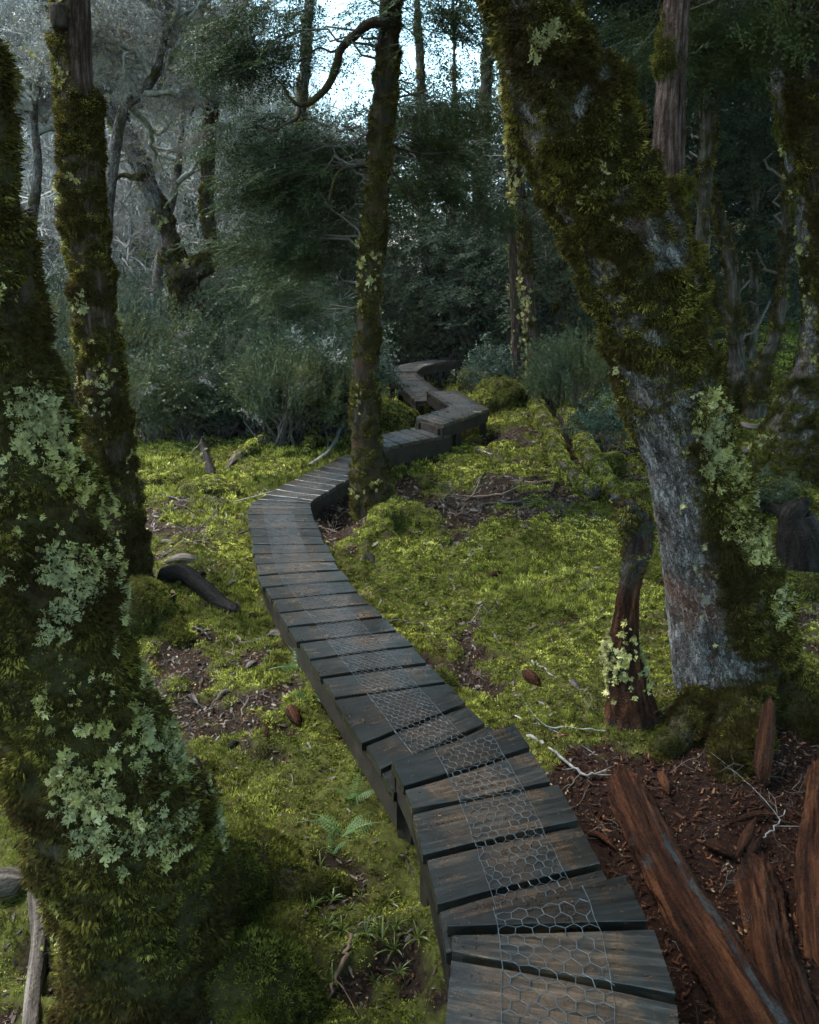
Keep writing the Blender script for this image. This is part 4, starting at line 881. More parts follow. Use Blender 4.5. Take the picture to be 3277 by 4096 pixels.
# --- forked tree in the thicket, left
c = ctrl_px([(398, 700, 80), (392, 620, 66), (384, 575, 62), (362, 540, 50), (346, 480, 46), (326, 420, 45), (305, 370, 45), (280, 310, 46), (245, 240, 48), (215, 170, 44), (175, 60, 36), (150, -40, 32)], 15.0)
t7, s7 = make_tree('forked_tree', 'forked tree with slanting grey stem behind the left thicket', c, 'bark_grey', 8.5, sides=40, step=.06, bark=.02, seed=7, moss=lambda y, l, f, u, n: sstep(-.1, .3, n - .12 + .5 * sstep(.2, .9, l) * sstep(300, 500, y) + .6 * sstep(480, 560, y)), moss_lift=.03)
s7.clothe(t7, 'trunk_moss', 900, 1.5, .6); s7.lichen(t7, sstep(.1, .4, s7.nz(3, 7)), 120, 1.5)
c = ctrl_px([(372, 590, 52), (395, 575, 54), (425, 560, 52), (446, 535, 42), (444, 500, 36), (438, 450, 34), (437, 400, 32), (440, 320, 33), (447, 230, 33), (460, 130, 34), (485, 60, 32), (512, 0, 30), (540, -70, 28), (570, -160, 24)], 14.8)
s7b = Stem(c, sides=36, step=.06, bark=.018, seed=8, mat=M['bark_dark'], moss=lambda y, l, f, u, n: sstep(-.15, .3, n + .05 - .3 * l), moss_lift=.03)
child('elbow_stem', s7b.me, t7); s7b.clothe(t7, 'trunk_moss', 900, 1.4, .6); s7b.lichen(t7, sstep(.15, .45, s7b.nz(3, 8)), 120, 1.4)
for rows in ([(440, 230, 14), (420, 222, 12), (405, 235, 8), (398, 262, 5)], [(300, 375, 18), (275, 372, 14), (258, 368, 10), (245, 378, 6)], [(255, 250, 26), (272, 215, 22), (290, 210, 16), (300, 225, 10)]):
    limb(t7, rows, 14.7, 'bark_dark', 31, .2)
# --- right edge trees
c = ctrl_px([(1694, 985, 230, 9.6), (1692, 930, 190, 9.6), (1697, 880, 150), (1704, 830, 116), (1712, 780, 82), (1716, 720, 56), (1716, 650, 46), (1708, 570, 42), (1690, 450, 42), (1668, 330, 42), (1645, 220, 40), (1625, 100, 40), (1600, -20, 36), (1580, -120, 34)], 9.6)
t9, s9 = make_tree('buttressed_tree', 'leaning tree with swollen mossy foot at the right edge', c, 'bark_grey', 9.0, sides=60, step=.04, bark=.015, seed=9, moss=lambda y, l, f, u, n: sstep(-.3, .2, n - .1 + .8 * sstep(760, 840, y)), moss_lift=.03)
s9.clothe(t9, 'green_moss', 1500, 1.2, .5); s9.lichen(t9, sstep(-.05, .3, s9.nz(4, 9)) * sstep(820, 700, s9.yd), 220, .9); s9.lichen(t9, sstep(.15, .4, s9.nz(3, 19)), 120, 1.0, 'small_lichen')
c = ctrl_px([(1850, 1300, 170), (1800, 800, 130), (1765, 480, 116), (1740, 330, 116), (1722, 200, 116), (1705, 60, 110), (1690, -80, 100)], 7.6)
t10, s10 = make_tree('mossy_tree', 'thick mossy trunk cut by the upper right edge', c, 'bark_dark', 10.5, sides=56, step=.04, bark=.015, seed=10, moss=lambda y, l, f, u, n: sstep(-.4, .2, n + .3), moss_lift=.04)
s10.clothe(t10, 'trunk_moss', 1500, 1.2, .8)
FAR = [  # ctrl rows, distance, label
    ([(1556, 800, 62), (1552, 765, 42), (1548, 700, 35), (1545, 640, 34), (1542, 570, 31), (1530, 505, 28), (1512, 440, 25), (1492, 370, 22), (1480, 250, 20), (1476, 60, 18)], 13.6, 'curved green mossy trunk in the dark wood behind the leaning tree'),
    ([(1600, 800, 46), (1612, 760, 34), (1630, 710, 29), (1644, 660, 25), (1650, 580, 22), (1655, 430, 20), (1662, 250, 19), (1668, 60, 18)], 13.0, 'bent mossy sapling leaning right in the dark wood'),
    ([(1585, 690, 26), (1588, 560, 20), (1590, 380, 18), (1596, 200, 17), (1600, 30, 16)], 18, 'thin straight dark trunk deep in the right wood'),
    ([(1640, 660, 24), (1634, 500, 20), (1622, 330, 18), (1606, 150, 17), (1590, -20, 16)], 20, 'faint trunk slanting left deep in the right wood'),
    ([(1482, 700, 40), (1480, 560, 36), (1484, 400, 34), (1496, 200, 34), (1520, 0, 32)], 11.5, 'dark trunk just right of the red barked tree'),
    ([(1700, 640, 26), (1694, 500, 22), (1684, 380, 20), (1660, 260, 19), (1622, 170, 18), (1570, 110, 15), (1520, 85, 12)], 16, 'trunk arching left over the dark right wood'),
    ([(1000, 700, 40), (1004, 560, 34), (1010, 420, 32), (1020, 250, 30), (1030, 60, 26)], 20, 'dim trunk in the black gap left of the slim tree'),
    ([(905, 705, 30), (900, 560, 26), (893, 430, 24), (890, 250, 22), (880, 50, 20)], 22, 'dim upright trunk right of the centre tree'),
    ([(1180, 660, 34), (1178, 520, 30), (1168, 380, 28), (1160, 200, 26)], 19, 'shadowed trunk between slim tree and leaning tree'),
    ([(620, 600, 36), (615, 460, 30), (622, 330, 28), (640, 180, 26), (650, 20, 24)], 20, 'dim trunk hidden behind the centre tree foliage'),
    ([(960, 690, 22), (950, 520, 18), (962, 380, 16), (958, 240, 15)], 24, 'very thin dark trunk between two dim trunks')]
far_trees = []
for i, (rows, y, lab) in enumerate(FAR):
    t, s = make_tree('forest_tree', lab, ctrl_px(rows, y), 'bark_far', 9.5, group='trees of the dark wood', sides=26, step=.09, bark=.018, seed=30 + i, moss=lambda y, l, f, u, n: sstep(-.25, .25, n + .1), moss_lift=.025)
    s.clothe(t, 'trunk_moss', 420 if y < 15 else 200, 1.8 if y < 15 else 2.4, .6); far_trees.append((t, s, y))
# crowns: dense dark wood right and centre, thinner by the open slope
def wblob(x, y, z, rx, ry, rz, n): return ((x, y, z), (rx, ry, rz), n)
crown(t4, s4, [wblob(1.6, 5.0, 7.6, 2.6, 2.4, 1.2, 500), wblob(3.4, 3.5, 7.0, 2.0, 2.5, 1.0, 350)], 'spray', 1.5, seed=41, tight=.45)
crown(t5, s5, [bpx(1510, 60, 7.2, 110, 60, 160), wblob(3.6, 6.5, 6.8, 1.8, 1.8, 1.0, 350)], 'spray', 1.35, seed=42, tight=.4)
crown(t9, s9, [wblob(5.5, 10, 7.2, 2.8, 2.5, 1.4, 450), bpx(1600, 60, 10.5, 130, 60, 170)], 'spray', 1.5, seed=43, tight=.45)
crown(t10, s10, [wblob(4.6, 7.5, 7.0, 2.2, 2.2, 1.2, 450), bpx(1640, 30, 9, 90, 50, 120)], 'spray', 1.4, seed=44, tight=.45)
crown(t6, s6, [bpx(1010, 330, 15, 90, 150, 500), bpx(1170, 420, 16, 90, 200, 500), bpx(1150, 120, 15, 70, 120, 200)], 'spray_far', .62, seed=45, tight=.4)
crown(t1, s1, [wblob(-3.0, 3.2, 8.0, 1.5, 1.8, .8, 160)], 'spray', 1.4, seed=46, tight=.45)
crown(t2, s2, [wblob(-4.5, 6.0, 8.5, 1.4, 1.6, .8, 160)], 'spray', 1.4, seed=47, tight=.45)
crown(t7, s7, [wblob(-7.5, 15, 7.5, 2, 2, 1, 160)], 'bare', .8, seed=48, tight=.6, branch_mat='twig_pale', brad=.02)
# unseen canopy added for shade: open only over the clearing and the left slope
crown(t4, s4, [wblob(4.5, 2.5, 8.5, 3.2, 3.5, 1.0, 140), wblob(1.5, -2.5, 8.8, 4.5, 3.0, 1.0, 190)], 'canopy', 1.0, seed=141, tight=.9, name='added_shade_crown', branches=False)
crown(t1, s1, [wblob(-4.0, -1.0, 8.6, 3.2, 3.0, 1.0, 110)], 'canopy', 1.0, seed=142, tight=.9, name='added_shade_crown', branches=False)
crown(t9, s9, [wblob(8.0, 10.5, 9.0, 4.0, 4.0, 1.2, 220), wblob(5.5, 15, 10.0, 3.0, 3.0, 1.2, 150)], 'canopy', 1.0, seed=143, tight=.9, name='added_shade_crown', branches=False)
crown(t10, s10, [wblob(6.5, 6.0, 9.0, 3.5, 3.2, 1.2, 180), wblob(11, 5, 8.0, 4, 5, 2.0, 180)], 'canopy', 1.0, seed=144, tight=.9, name='added_shade_crown', branches=False)
crown(t3, s3, [wblob(3.6, 10.5, 9.6, 3.0, 2.5, .9, 170), wblob(1.4, 6.0, 9.8, 1.4, 2.0, .6, 60), wblob(.4, 10.2, 9.6, 2.0, 1.9, .6, 120)], 'canopy', 1.0, seed=151, tight=.9, name='added_shade_crown', branches=False)
crown(t2, s2, [wblob(-1.2, .8, 9.6, 2.6, 2.3, .8, 170), wblob(1.2, -.5, 9.6, 2.2, 2.2, .8, 120)], 'canopy', 1.0, seed=152, tight=.9, name='added_shade_crown', branches=False)
crown(t6, s6, [wblob(4.8, 20, 11.8, 2.4, 3.5, 1.0, 150), wblob(4.0, 15, 10.5, 2.6, 2.4, 1.0, 150)], 'canopy', 1.1, seed=153, tight=.9, name='added_shade_crown', branches=False)
UP = [(7.5, 17, 10.5), (11, 15, 9.5), (10, 21, 11.0), (13, 25, 11.5), (5.8, 19, 11), (14, 19, 10.5)]  # centres of the unseen shading foliage added above the far trees
for (t, s, y), (ux, uy, uz) in zip(far_trees, UP):
    crown(t, s, [wblob(ux, uy, uz, 3.6, 3.4, 1.4, 190)], 'canopy', 1.1, seed=int(uy * 9), tight=.9, name='added_shade_crown', branches=False)
CROWNS = [[bpx(1480, 380, 15, 80, 170, 380), bpx(1520, 620, 17, 70, 60, 160)], [bpx(1640, 420, 15, 100, 200, 420)], [bpx(1580, 250, 19, 120, 190, 420), bpx(1600, 560, 20, 120, 60, 240)], [bpx(1640, 450, 22, 140, 160, 380)],
          [bpx(1490, 120, 12.5, 60, 100, 220), wblob(5.2, 12.5, 8, 2, 2, 1.2, 200)], [bpx(1620, 100, 17, 150, 110, 420)], [bpx(1010, 540, 20, 110, 130, 520), bpx(985, 300, 21, 90, 110, 260)], [bpx(890, 520, 22, 110, 140, 520), bpx(870, 240, 22, 80, 100, 220)],
          [bpx(1170, 560, 19, 100, 110, 420), bpx(1160, 250, 20, 90, 140, 260)], [bpx(640, 470, 20, 120, 130, 420), bpx(560, 300, 22, 110, 110, 260)], [bpx(950, 620, 24, 160, 70, 520), bpx(1100, 640, 24, 160, 70, 420)]]
for (t, s, y), b in zip(far_trees, CROWNS):
    crown(t, s, b, 'spray_far', max(.75, y / 20), seed=int(y * 7), tight=.5, brad=.018, every=4)

# ---------------------------------------------------------------- mossy banks and boulders
def mound(name, label, cat, cx, cy, y, w, h, seed, key='moss', deep=.8, rho=1500, size=1.3, mat='deadwood'):
    c = dat(cx, cy, y); k = DS * axial(c) / FPX; R = w * k / 2; H = h * k; n, m_ = 40, 64
    g = gz1(c[0], c[1]) - .08
    ph = np.linspace(0.02, math.pi / 2 * 1.02, n)[:, None]; th = np.linspace(0, 2 * math.pi, m_, endpoint=False)[None]
    sq = lambda a: np.sign(a) * np.abs(a) ** .55
    d = np.stack([sq(np.sin(ph)) * np.cos(th), sq(np.sin(ph)) * np.sin(th) * deep, np.maximum(np.cos(ph), 0) ** .6 + 0 * th], -1)
    v = d * np.array([R, R, H + .08]) ; nz = fbm(v * 3.2 + seed * 5, 4, seed); v = v * (1 + .42 * nz)[..., None] + np.array([c[0], c[1], g])
    mo = sstep(-.35, .1, nz * .6 + fbm(v * 7, 2, seed + 3) * .5 + d[..., 2] * 1.1 - .3)
    root = thing(name, label, cat, (c[0], c[1], g + .08)); child('bank', mesh_np('mound', v.reshape(-1, 3), [grid_quads(n, m_)], M[mat], True, {'moss': mo, 'stemco': v}), root)
    a = np.roll(v, -1, 1) - v; b = np.vstack([v[1:], v[-1:]]) - v; nn = np.cross(b, a); ar = np.linalg.norm(nn, axis=-1); ar[-1] = 0; nn = norm(nn); nn[nn[..., 2] < 0] *= 1
    wgt = (ar * mo ** 1.5).ravel(); q = int(wgt.sum() * rho); i = RNG.choice(len(wgt), q, p=wgt / wgt.sum()); f = RNG.uniform(0, 1, (q, 2))
    p = v.reshape(-1, 3)[i] + a.reshape(-1, 3)[i] * f[:, :1] + b.reshape(-1, 3)[i] * f[:, 1:]; nd = norm(d.reshape(-1, 3)[i] * np.array([1, 1, 1.4]))
    scatter('moss', key, p, quats_z(nd + RNG.normal(0, .25, p.shape)), size * RNG.uniform(.6, 1.2, q), root)
    return root
mound('mossy_bank', 'square mossy bank left of the sunken boardwalk', 'bank', 800, 852, 13.0, 150, 48, 1)
mound('mossy_stump', 'broad mossy old stump right of the sunken boardwalk', 'stump', 1050, 842, 13.3, 125, 56, 2)
mound('mossy_bank', 'small mossy hummock under the far bush', 'bank', 1004, 790, 17.0, 70, 52, 3)
mound('mossy_hummock', 'low bright moss hummock near the fallen branches left', 'moss hummock', 345, 1020, 9.0, 110, 34, 4, rho=1300, size=1.2)
mound('mossy_hummock', 'low bright moss hummock in front of the broken log left', 'moss hummock', 440, 1060, 8.4, 150, 30, 5, rho=1300, size=1.1)
mound('mossy_hummock', 'green moss cushion beside the red rotten wood', 'moss hummock', 1640, 1600, 3.75, 120, 60, 6, rho=2600, size=.9, key='green_moss')
mound('mossy_hummock', 'round moss cushion at the foot of the rotten snag', 'moss hummock', 1395, 1650, 3.45, 70, 60, 7, rho=2600, size=.8, key='green_moss')
mound('mossy_hummock', 'moss cushion between snag and leaning tree roots', 'moss hummock', 1520, 1640, 3.55, 110, 36, 17, rho=2600, size=.8, key='green_moss')
mound('mossy_hummock', 'mossy hump right of the leaning tree beyond black stump', 'moss hummock', 1640, 1010, 8.2, 150, 46, 8, rho=1200, size=1.3)
mound('mossy_hummock', 'mossy hump behind the fallen mossy logs', 'moss hummock', 1285, 930, 9.4, 80, 50, 9, rho=1200, size=1.3)
mound('mossy_hummock', 'green mossy hump at far right below the black stump', 'moss hummock', 1690, 1250, 5.6, 130, 46, 10, rho=1600, size=1.1)
mound('mossy_hummock', 'lit moss mound deep in the right wood', 'moss hummock', 1600, 690, 18, 70, 22, 11, rho=600, size=2)
mound('mossy_hummock', 'wide mossy swell deep in the right wood', 'moss hummock', 1590, 770, 14.5, 150, 24, 12, rho=700, size=1.8)
mound('mossy_hummock', 'low moss swell left of the curved mossy trunk', 'moss hummock', 1515, 660, 19, 70, 24, 13, rho=600, size=2)

# ---------------------------------------------------------------- logs, stumps, snags
def log(name, label, rows, mat, cat='log', seed=0, moss=None, key='moss', rho=1500, size=1.0, group=None, lich=0, sides=28, bark=.012, ridge=0., part='trunk', lift=.012, lump=.1, step=.03, square=0., fur=True):
    ct = []
    for cx, cy, w_, up in rows:
        p = ground_at(cx, cy); r = w_ / 2 * DS * axial(p) / FPX; ct.append([p[0], p[1], p[2] + up + r * .8 + .012, r, cy])
    st = Stem(ct, sides=sides, step=step, bark=bark, lump=lump, seed=seed, mat=M[mat], moss=moss, moss_lift=lift, ridge=ridge, bark_sc=(70, 2.2), taper_end=True, square=square)
    p = st.path[len(st.path) // 2]; root = thing(name, label, cat, (p[0], p[1], gz1(p[0], p[1])), group)
    child(part, st.me, root)
    if moss and fur: st.clothe(root, key, rho, size, -.2)
    if lich: st.lichen(root, sstep(.05, .4, st.nz(6, seed)), lich, .7)
    return root, st
up_moss = lambda k: (lambda y, l, f, u, n: sstep(-.2, .3, n + k + .6 * u))
log('fallen_log', 'long mossy fallen log nearer the boardwalk, left of a parallel pair', [(1106, 842, 36, .05), (1140, 900, 36, .05), (1165, 955, 40, .05), (1180, 1000, 40, .05), (1215, 1035, 38, .05), (1252, 1062, 34, .05)], 'deadwood', seed=1, moss=up_moss(.3), rho=1600)
log('fallen_log', 'long mossy fallen log, right one of a parallel pair', [(1158, 830, 30, .05), (1185, 880, 40, .06), (1215, 935, 44, .05), (1242, 990, 44, .05), (1282, 1050, 40, .05), (1335, 1098, 36, .05)], 'deadwood', seed=2, moss=up_moss(.25), rho=1600, lich=60)
log('fallen_log', 'smooth mossy log lying across the far right clearing', [(1520, 800, 30, .05), (1570, 806, 32, .05), (1630, 816, 32, .05), (1690, 832, 32, .05)], 'deadwood', seed=3, moss=up_moss(.5), rho=900, size=1.6)
log('curved_log', 'wet black curved log beside the second tree', [(335, 1240, 36, .02), (385, 1236, 36, .05), (430, 1262, 34, .03), (470, 1286, 30, 0), (506, 1302, 24, 0)], 'blackwood', seed=4, bark=.014, ridge=1.0)
r_, s_ = log('short_log', 'short mossy log with yellow bracket fungus by second tree', [(250, 1350, 46, 0), (300, 1326, 46, .02), (345, 1302, 42, .05), (372, 1288, 36, .07)], 'blackwood', seed=5, moss=lambda y, l, f, u, n: sstep(-.2, .3, n + .2 + .5 * u) * sstep(1300, 1316, y), key='green_moss', rho=2200)
for k in range(9):
    i = int(np.interp(1306 - k * 2.2, s_.yd[::-1, 0], np.arange(s_.n)[::-1])); j = int(np.argmax(s_.front[i] + .35 * s_.up[i] + RNG.normal(0, .12, s_.k))); p = s_.v[i, j]; d = s_.dirs[i, j]
    a = np.linspace(0, math.pi, 9); R = .016 + .008 * (k % 3); v = [p]; T_ = [s_.v[min(i + 1, s_.n - 1), j] - p]; tt = norm(np.array(T_))[0]
    v += [p + tt * R * math.cos(x) + d * R * math.sin(x) * .9 for x in a] + [p - np.array([0, 0, .006])] + [p + tt * R * .8 * math.cos(x) + d * R * .8 * math.sin(x) - np.array([0, 0, .007]) for x in a]
    F3 = [(0, 1 + q, 2 + q) for q in range(8)] + [(10, 12 + q, 11 + q) for q in range(8)]; F4 = [(1 + q, 11 + q, 12 + q, 2 + q) for q in range(8)]
    child('fungus', mesh_np('fungus', v, [np.array(F3), np.array(F4)], M['fungus']), r_)
log('dead_leaning_log', 'dark dead trunk with pale patches tipped out of the thicket', [(400, 885, 9, .35), (412, 915, 12, .2), (424, 945, 14, .09), (436, 975, 15, .02), (448, 1010, 16, 0)], 'blackwood', seed=6, lich=160, ridge=1.)
log('broken_log', 'broken mossy log with splintered pale end under the thicket', [(478, 995, 16, 0), (505, 970, 26, 0), (545, 948, 26, .02), (580, 928, 24, .05), (610, 885, 20, .12)], 'deadwood', seed=7, moss=lambda y, l, f, u, n: sstep(-.2, .3, n + .1 + .5 * u) * sstep(982, 960, y), rho=1300, size=1.3)
log('mossy_log', 'dark mossy log end poking from the thicket near the walk', [(645, 968, 22, 0), (662, 928, 28, .05), (688, 885, 26, .12), (715, 845, 22, .2)], 'blackwood', seed=8, moss=up_moss(.0), rho=1300, size=1.3, lich=60)
log('wet_log', 'wet dark log tucked behind the big lichen tree', [(395, 1615, 40, 0), (418, 1670, 44, 0), (442, 1740, 40, 0)], 'blackwood', seed=9, ridge=1., bark=.01)
log('pale_branch_log', 'pale blotched dead branch standing at the lower left corner', [(78, 1880, 30, .05), (86, 1990, 34, .0), (74, 2110, 36, .0), (66, 2220, 36, 0)], 'deadwood', seed=10, lich=200)
log('broken_log', 'grey broken log end at the lower left edge', [(-40, 1915, 60, .05), (20, 1905, 56, .05), (66, 1892, 44, .05)], 'deadwood', seed=11, ridge=1.)
redm = lambda y, l, f, u, n: .9 * sstep(.1, .35, n * .5 + .6 * g2(l, .35, .22) - .18)
log('rotten_log', 'long red rotting log beside the nearest planks', [(1308, 1655, 60, -.02), (1330, 1720, 80, -.015), (1368, 1800, 84, -.015), (1430, 1920, 92, -.015), (1502, 2040, 100, -.015), (1586, 2180, 110, -.015), (1716, 2400, 126, -.015)], 'rotten', seed=12, bark=.030, ridge=1., sides=96, lump=.16, step=.012, square=3.2, moss=redm, lift=.0, fur=False)
log('rotten_log', 'dark red rotting log half buried at lower right', [(1588, 1790, 50, -.09), (1606, 1900, 90, -.10), (1632, 2040, 110, -.11), (1680, 2200, 120, -.11), (1760, 2420, 140, -.11)], 'rotten', seed=13, bark=.030, ridge=1., sides=72, step=.014, lump=.2, square=3.)
log('rotten_log', 'red rotten slab rising at the lower right edge', [(1722, 1660, 36, .08), (1722, 1760, 56, .02), (1728, 1900, 80, -.05), (1740, 2050, 90, -.08)], 'rotten', seed=14, bark=.026, ridge=1., sides=60, step=.016, lump=.2, square=3.)
log('rotten_log', 'loose red wood block near the right edge', [(1690, 1700, 40, .05), (1725, 1680, 44, .05), (1760, 1665, 40, .05)], 'rotten', seed=15, bark=.012, ridge=1.)
for i, (rows, lab) in enumerate([([(1385, 1632, 10, 0), (1395, 1655, 18, .01), (1408, 1682, 12, 0)], 'small pale splinter of red wood above the rotting log'),
        ([(1478, 1785, 14, 0), (1510, 1800, 24, .01), (1548, 1818, 14, 0)], 'flat orange wood splinter right of the long rotting log'),
        ([(1535, 1742, 8, 0), (1590, 1730, 14, .01), (1645, 1724, 8, 0)], 'long thin red splinter lying crosswise at right'),
        ([(1548, 1815, 10, 0), (1570, 1785, 18, .03), (1588, 1756, 12, .06)], 'upright leaning red splinter at right'),
        ([(1570, 1820, 10, 0), (1585, 1802, 16, .02), (1605, 1780, 10, .02)], 'short orange splinter leaning on a red one'),
        ([(1225, 1755, 8, 0), (1265, 1775, 14, .01), (1300, 1800, 10, 0)], 'thin red splinter between planks and rotting log'),
        ([(1098, 1420, 12, 0), (1118, 1440, 26, .0), (1140, 1455, 12, 0)], 'crumbling red wood patch on the moss right of the walk'),
        ([(1025, 1222, 8, 0), (1045, 1216, 14, .0), (1065, 1215, 8, 0)], 'small red bark piece on the right moss slope'),
        ([(606, 1495, 14, 0), (618, 1515, 28, .0), (632, 1542, 16, 0)], 'orange rotten bark piece left of the walk'),
        ([(555, 1530, 8, 0), (562, 1555, 16, .0), (560, 1580, 8, 0)], 'small orange wood scrap left of the walk')]):
    log('wood_splinter', lab, rows, 'rotten', cat='wood scrap', seed=40 + i, bark=.006, ridge=1., sides=12, part='splinter', group='loose rotten wood pieces')
log('wooden_stake', 'upright red splintered stake below the leaning tree', [(1600, 1668, 34, 0), (1602, 1640, 34, .08), (1606, 1600, 28, .17), (1608, 1572, 16, .24)], 'rotten', cat='stake', seed=60, bark=.01, ridge=1., part='splinter')
GREYS = [((345, 1192), (425, 1188), 22, 'brown curled bark slab left of the long boardwalk'), ((470, 1245), (505, 1232), 14, 'grey bark flake beside the boardwalk bend'), ((560, 1345), (605, 1350), 18, 'grey bark piece close to the long boardwalk'), ((405, 1225), (440, 1215), 12, 'dark bark strip below the brown slab'),
         ((455, 1480), (490, 1462), 14, 'pale grey bark chip on the left litter'), ((395, 1470), (420, 1490), 12, 'small grey bark chip by the lichen tree'), ((480, 1590), (505, 1570), 14, 'black bark chip left of the step'), ((1195, 1440), (1222, 1462), 16, 'pale grey flat stone like bark by the snag'),
         ((765, 1180), (790, 1195), 20, 'black bark lump right of the bend'), ((330, 1150), (370, 1148), 10, 'thin bark strip near the second tree'), ((515, 1420), (545, 1400), 12, 'grey bark curl between tree and walk')]
for i, (a, b, w_, lab) in enumerate(GREYS):
    mx = ((a[0] + b[0]) / 2, (a[1] + b[1]) / 2 - 2)
    log('bark_piece', lab, [(*a, w_ * .5, 0), (*mx, w_, .006), (*b, w_ * .5, 0)], 'blackwood' if 'black' in lab or 'dark' in lab else 'deadwood', cat='bark', seed=80 + i, bark=.006, ridge=1., sides=10, part='flake', group='loose bark pieces on the floor')
# rotten snag left of the leaning tree
c = ctrl_px([(1336, 1605, 228), (1332, 1550, 156), (1324, 1440, 96), (1311, 1380, 88), (1318, 1310, 74), (1326, 1240, 61), (1342, 1180, 65), (1348, 1120, 68), (1332, 1085, 61), (1306, 1062, 37), (1291, 1048, 14)], 3.75)
t, s = make_tree('rotten_snag', 'broken rotten snag with moss cap and lichen tuft left of leaning tree', c, 'rotten', cat='snag', sides=56, step=.014, bark=.02, lump=.22, seed=65, ridge=1., bark_sc=(60, 2.5), taper_end=False,
    moss=lambda y, l, f, u, n: np.clip(sstep(1260, 1200, y) + sstep(1480, 1560, y) + .7 * g2(y, 1390, 30), 0, 1) * sstep(-.3, .2, n + .15), moss_lift=.016)
s.clothe(t, 'trunk_moss', 2600, .8, .9); s.lichen(t, g2(s.yd, 1385, 40) * sstep(-.25, .2, s.nz(9, 4) + .2), 5200, .55)
# black burnt stump at right
c = ctrl_px([(1690, 1215, 110), (1688, 1160, 96), (1680, 1110, 80), (1672, 1080, 54), (1690, 1062, 30), (1702, 1050, 14)], 6.2)
t, s = make_tree('burnt_stump', 'hunched black burnt stump at the right edge', c, 'blackwood', cat='stump', sides=36, step=.03, bark=.02, seed=66, ridge=1.)
log('dead_branch', 'black dead branch running left from the burnt stump', [(1600, 1095, 20, .1), (1640, 1110, 26, .1), (1680, 1150, 36, .05)], 'blackwood', cat='branch', seed=67, ridge=1.)
log('dead_branch', 'grey broken branches in front of the buttressed tree', [(1555, 905, 14, .03), (1590, 915, 18, .03), (1640, 905, 18, .06)], 'deadwood', cat='branch', seed=68)
log('dead_branch', 'lichen spotted broken branch low at right', [(1545, 965, 18, .04), (1600, 968, 20, .06), (1660, 962, 18, .08)], 'deadwood', cat='branch', seed=69, lich=200)
log('dead_branch', 'black forked branch leaning over the right fallen log', [(1175, 895, 8, .12), (1195, 935, 12, .10), (1225, 958, 14, .12), (1265, 962, 12, .14)], 'blackwood', cat='branch', seed=70)
# sticks on the floor
def stick(label, rows, w_, mat, up=.01, name='fallen_branch', twigs=0, seed=0, group='fallen sticks and twigs'):
    r = np.random.default_rng(seed); ct = []
    for q in rows:
        p = ground_at(q[0], q[1]); ct.append([p[0], p[1], p[2] + up + (q[2] if len(q) > 2 else 0) + .022, w_ / 2 * DS * axial(p) / FPX])
    c_ = resample(ct, max(8, len(ct) * 4)); tb = Tubes(); rr = c_[:, 3] * np.linspace(1.1, .55, len(c_)); pl = c_[:, :3] + r.normal(0, .006, (len(c_), 3)); tb.add(pl, rr, 6)
    root = thing(name, label, 'branch', tuple(pl[0] - [0, 0, .02]), group)
    child('stick', tb.mesh('stick', M[mat]), root)
    for k in range(twigs):
        i = int(r.integers(2, len(pl) - 2)); d = norm((pl[i + 1] - pl[i] + r.normal(0, .06, 3) * np.array([1, 1, .3]))[None])[0]; L_ = r.uniform(.12, .4) * (1 + pl[i][1] / 12)
        t2_ = Tubes(); e = pl[i] + d * L_; t2_.add(bezier(pl[i], (pl[i] + e) / 2 + r.normal(0, .05, 3) * np.array([1, 1, .4]), e + [0, 0, r.uniform(-.01, .04)], 7), np.linspace(rr[i] * .6, rr[i] * .2, 7), 4)
        child('twig', t2_.mesh('twig', M[mat]), root)
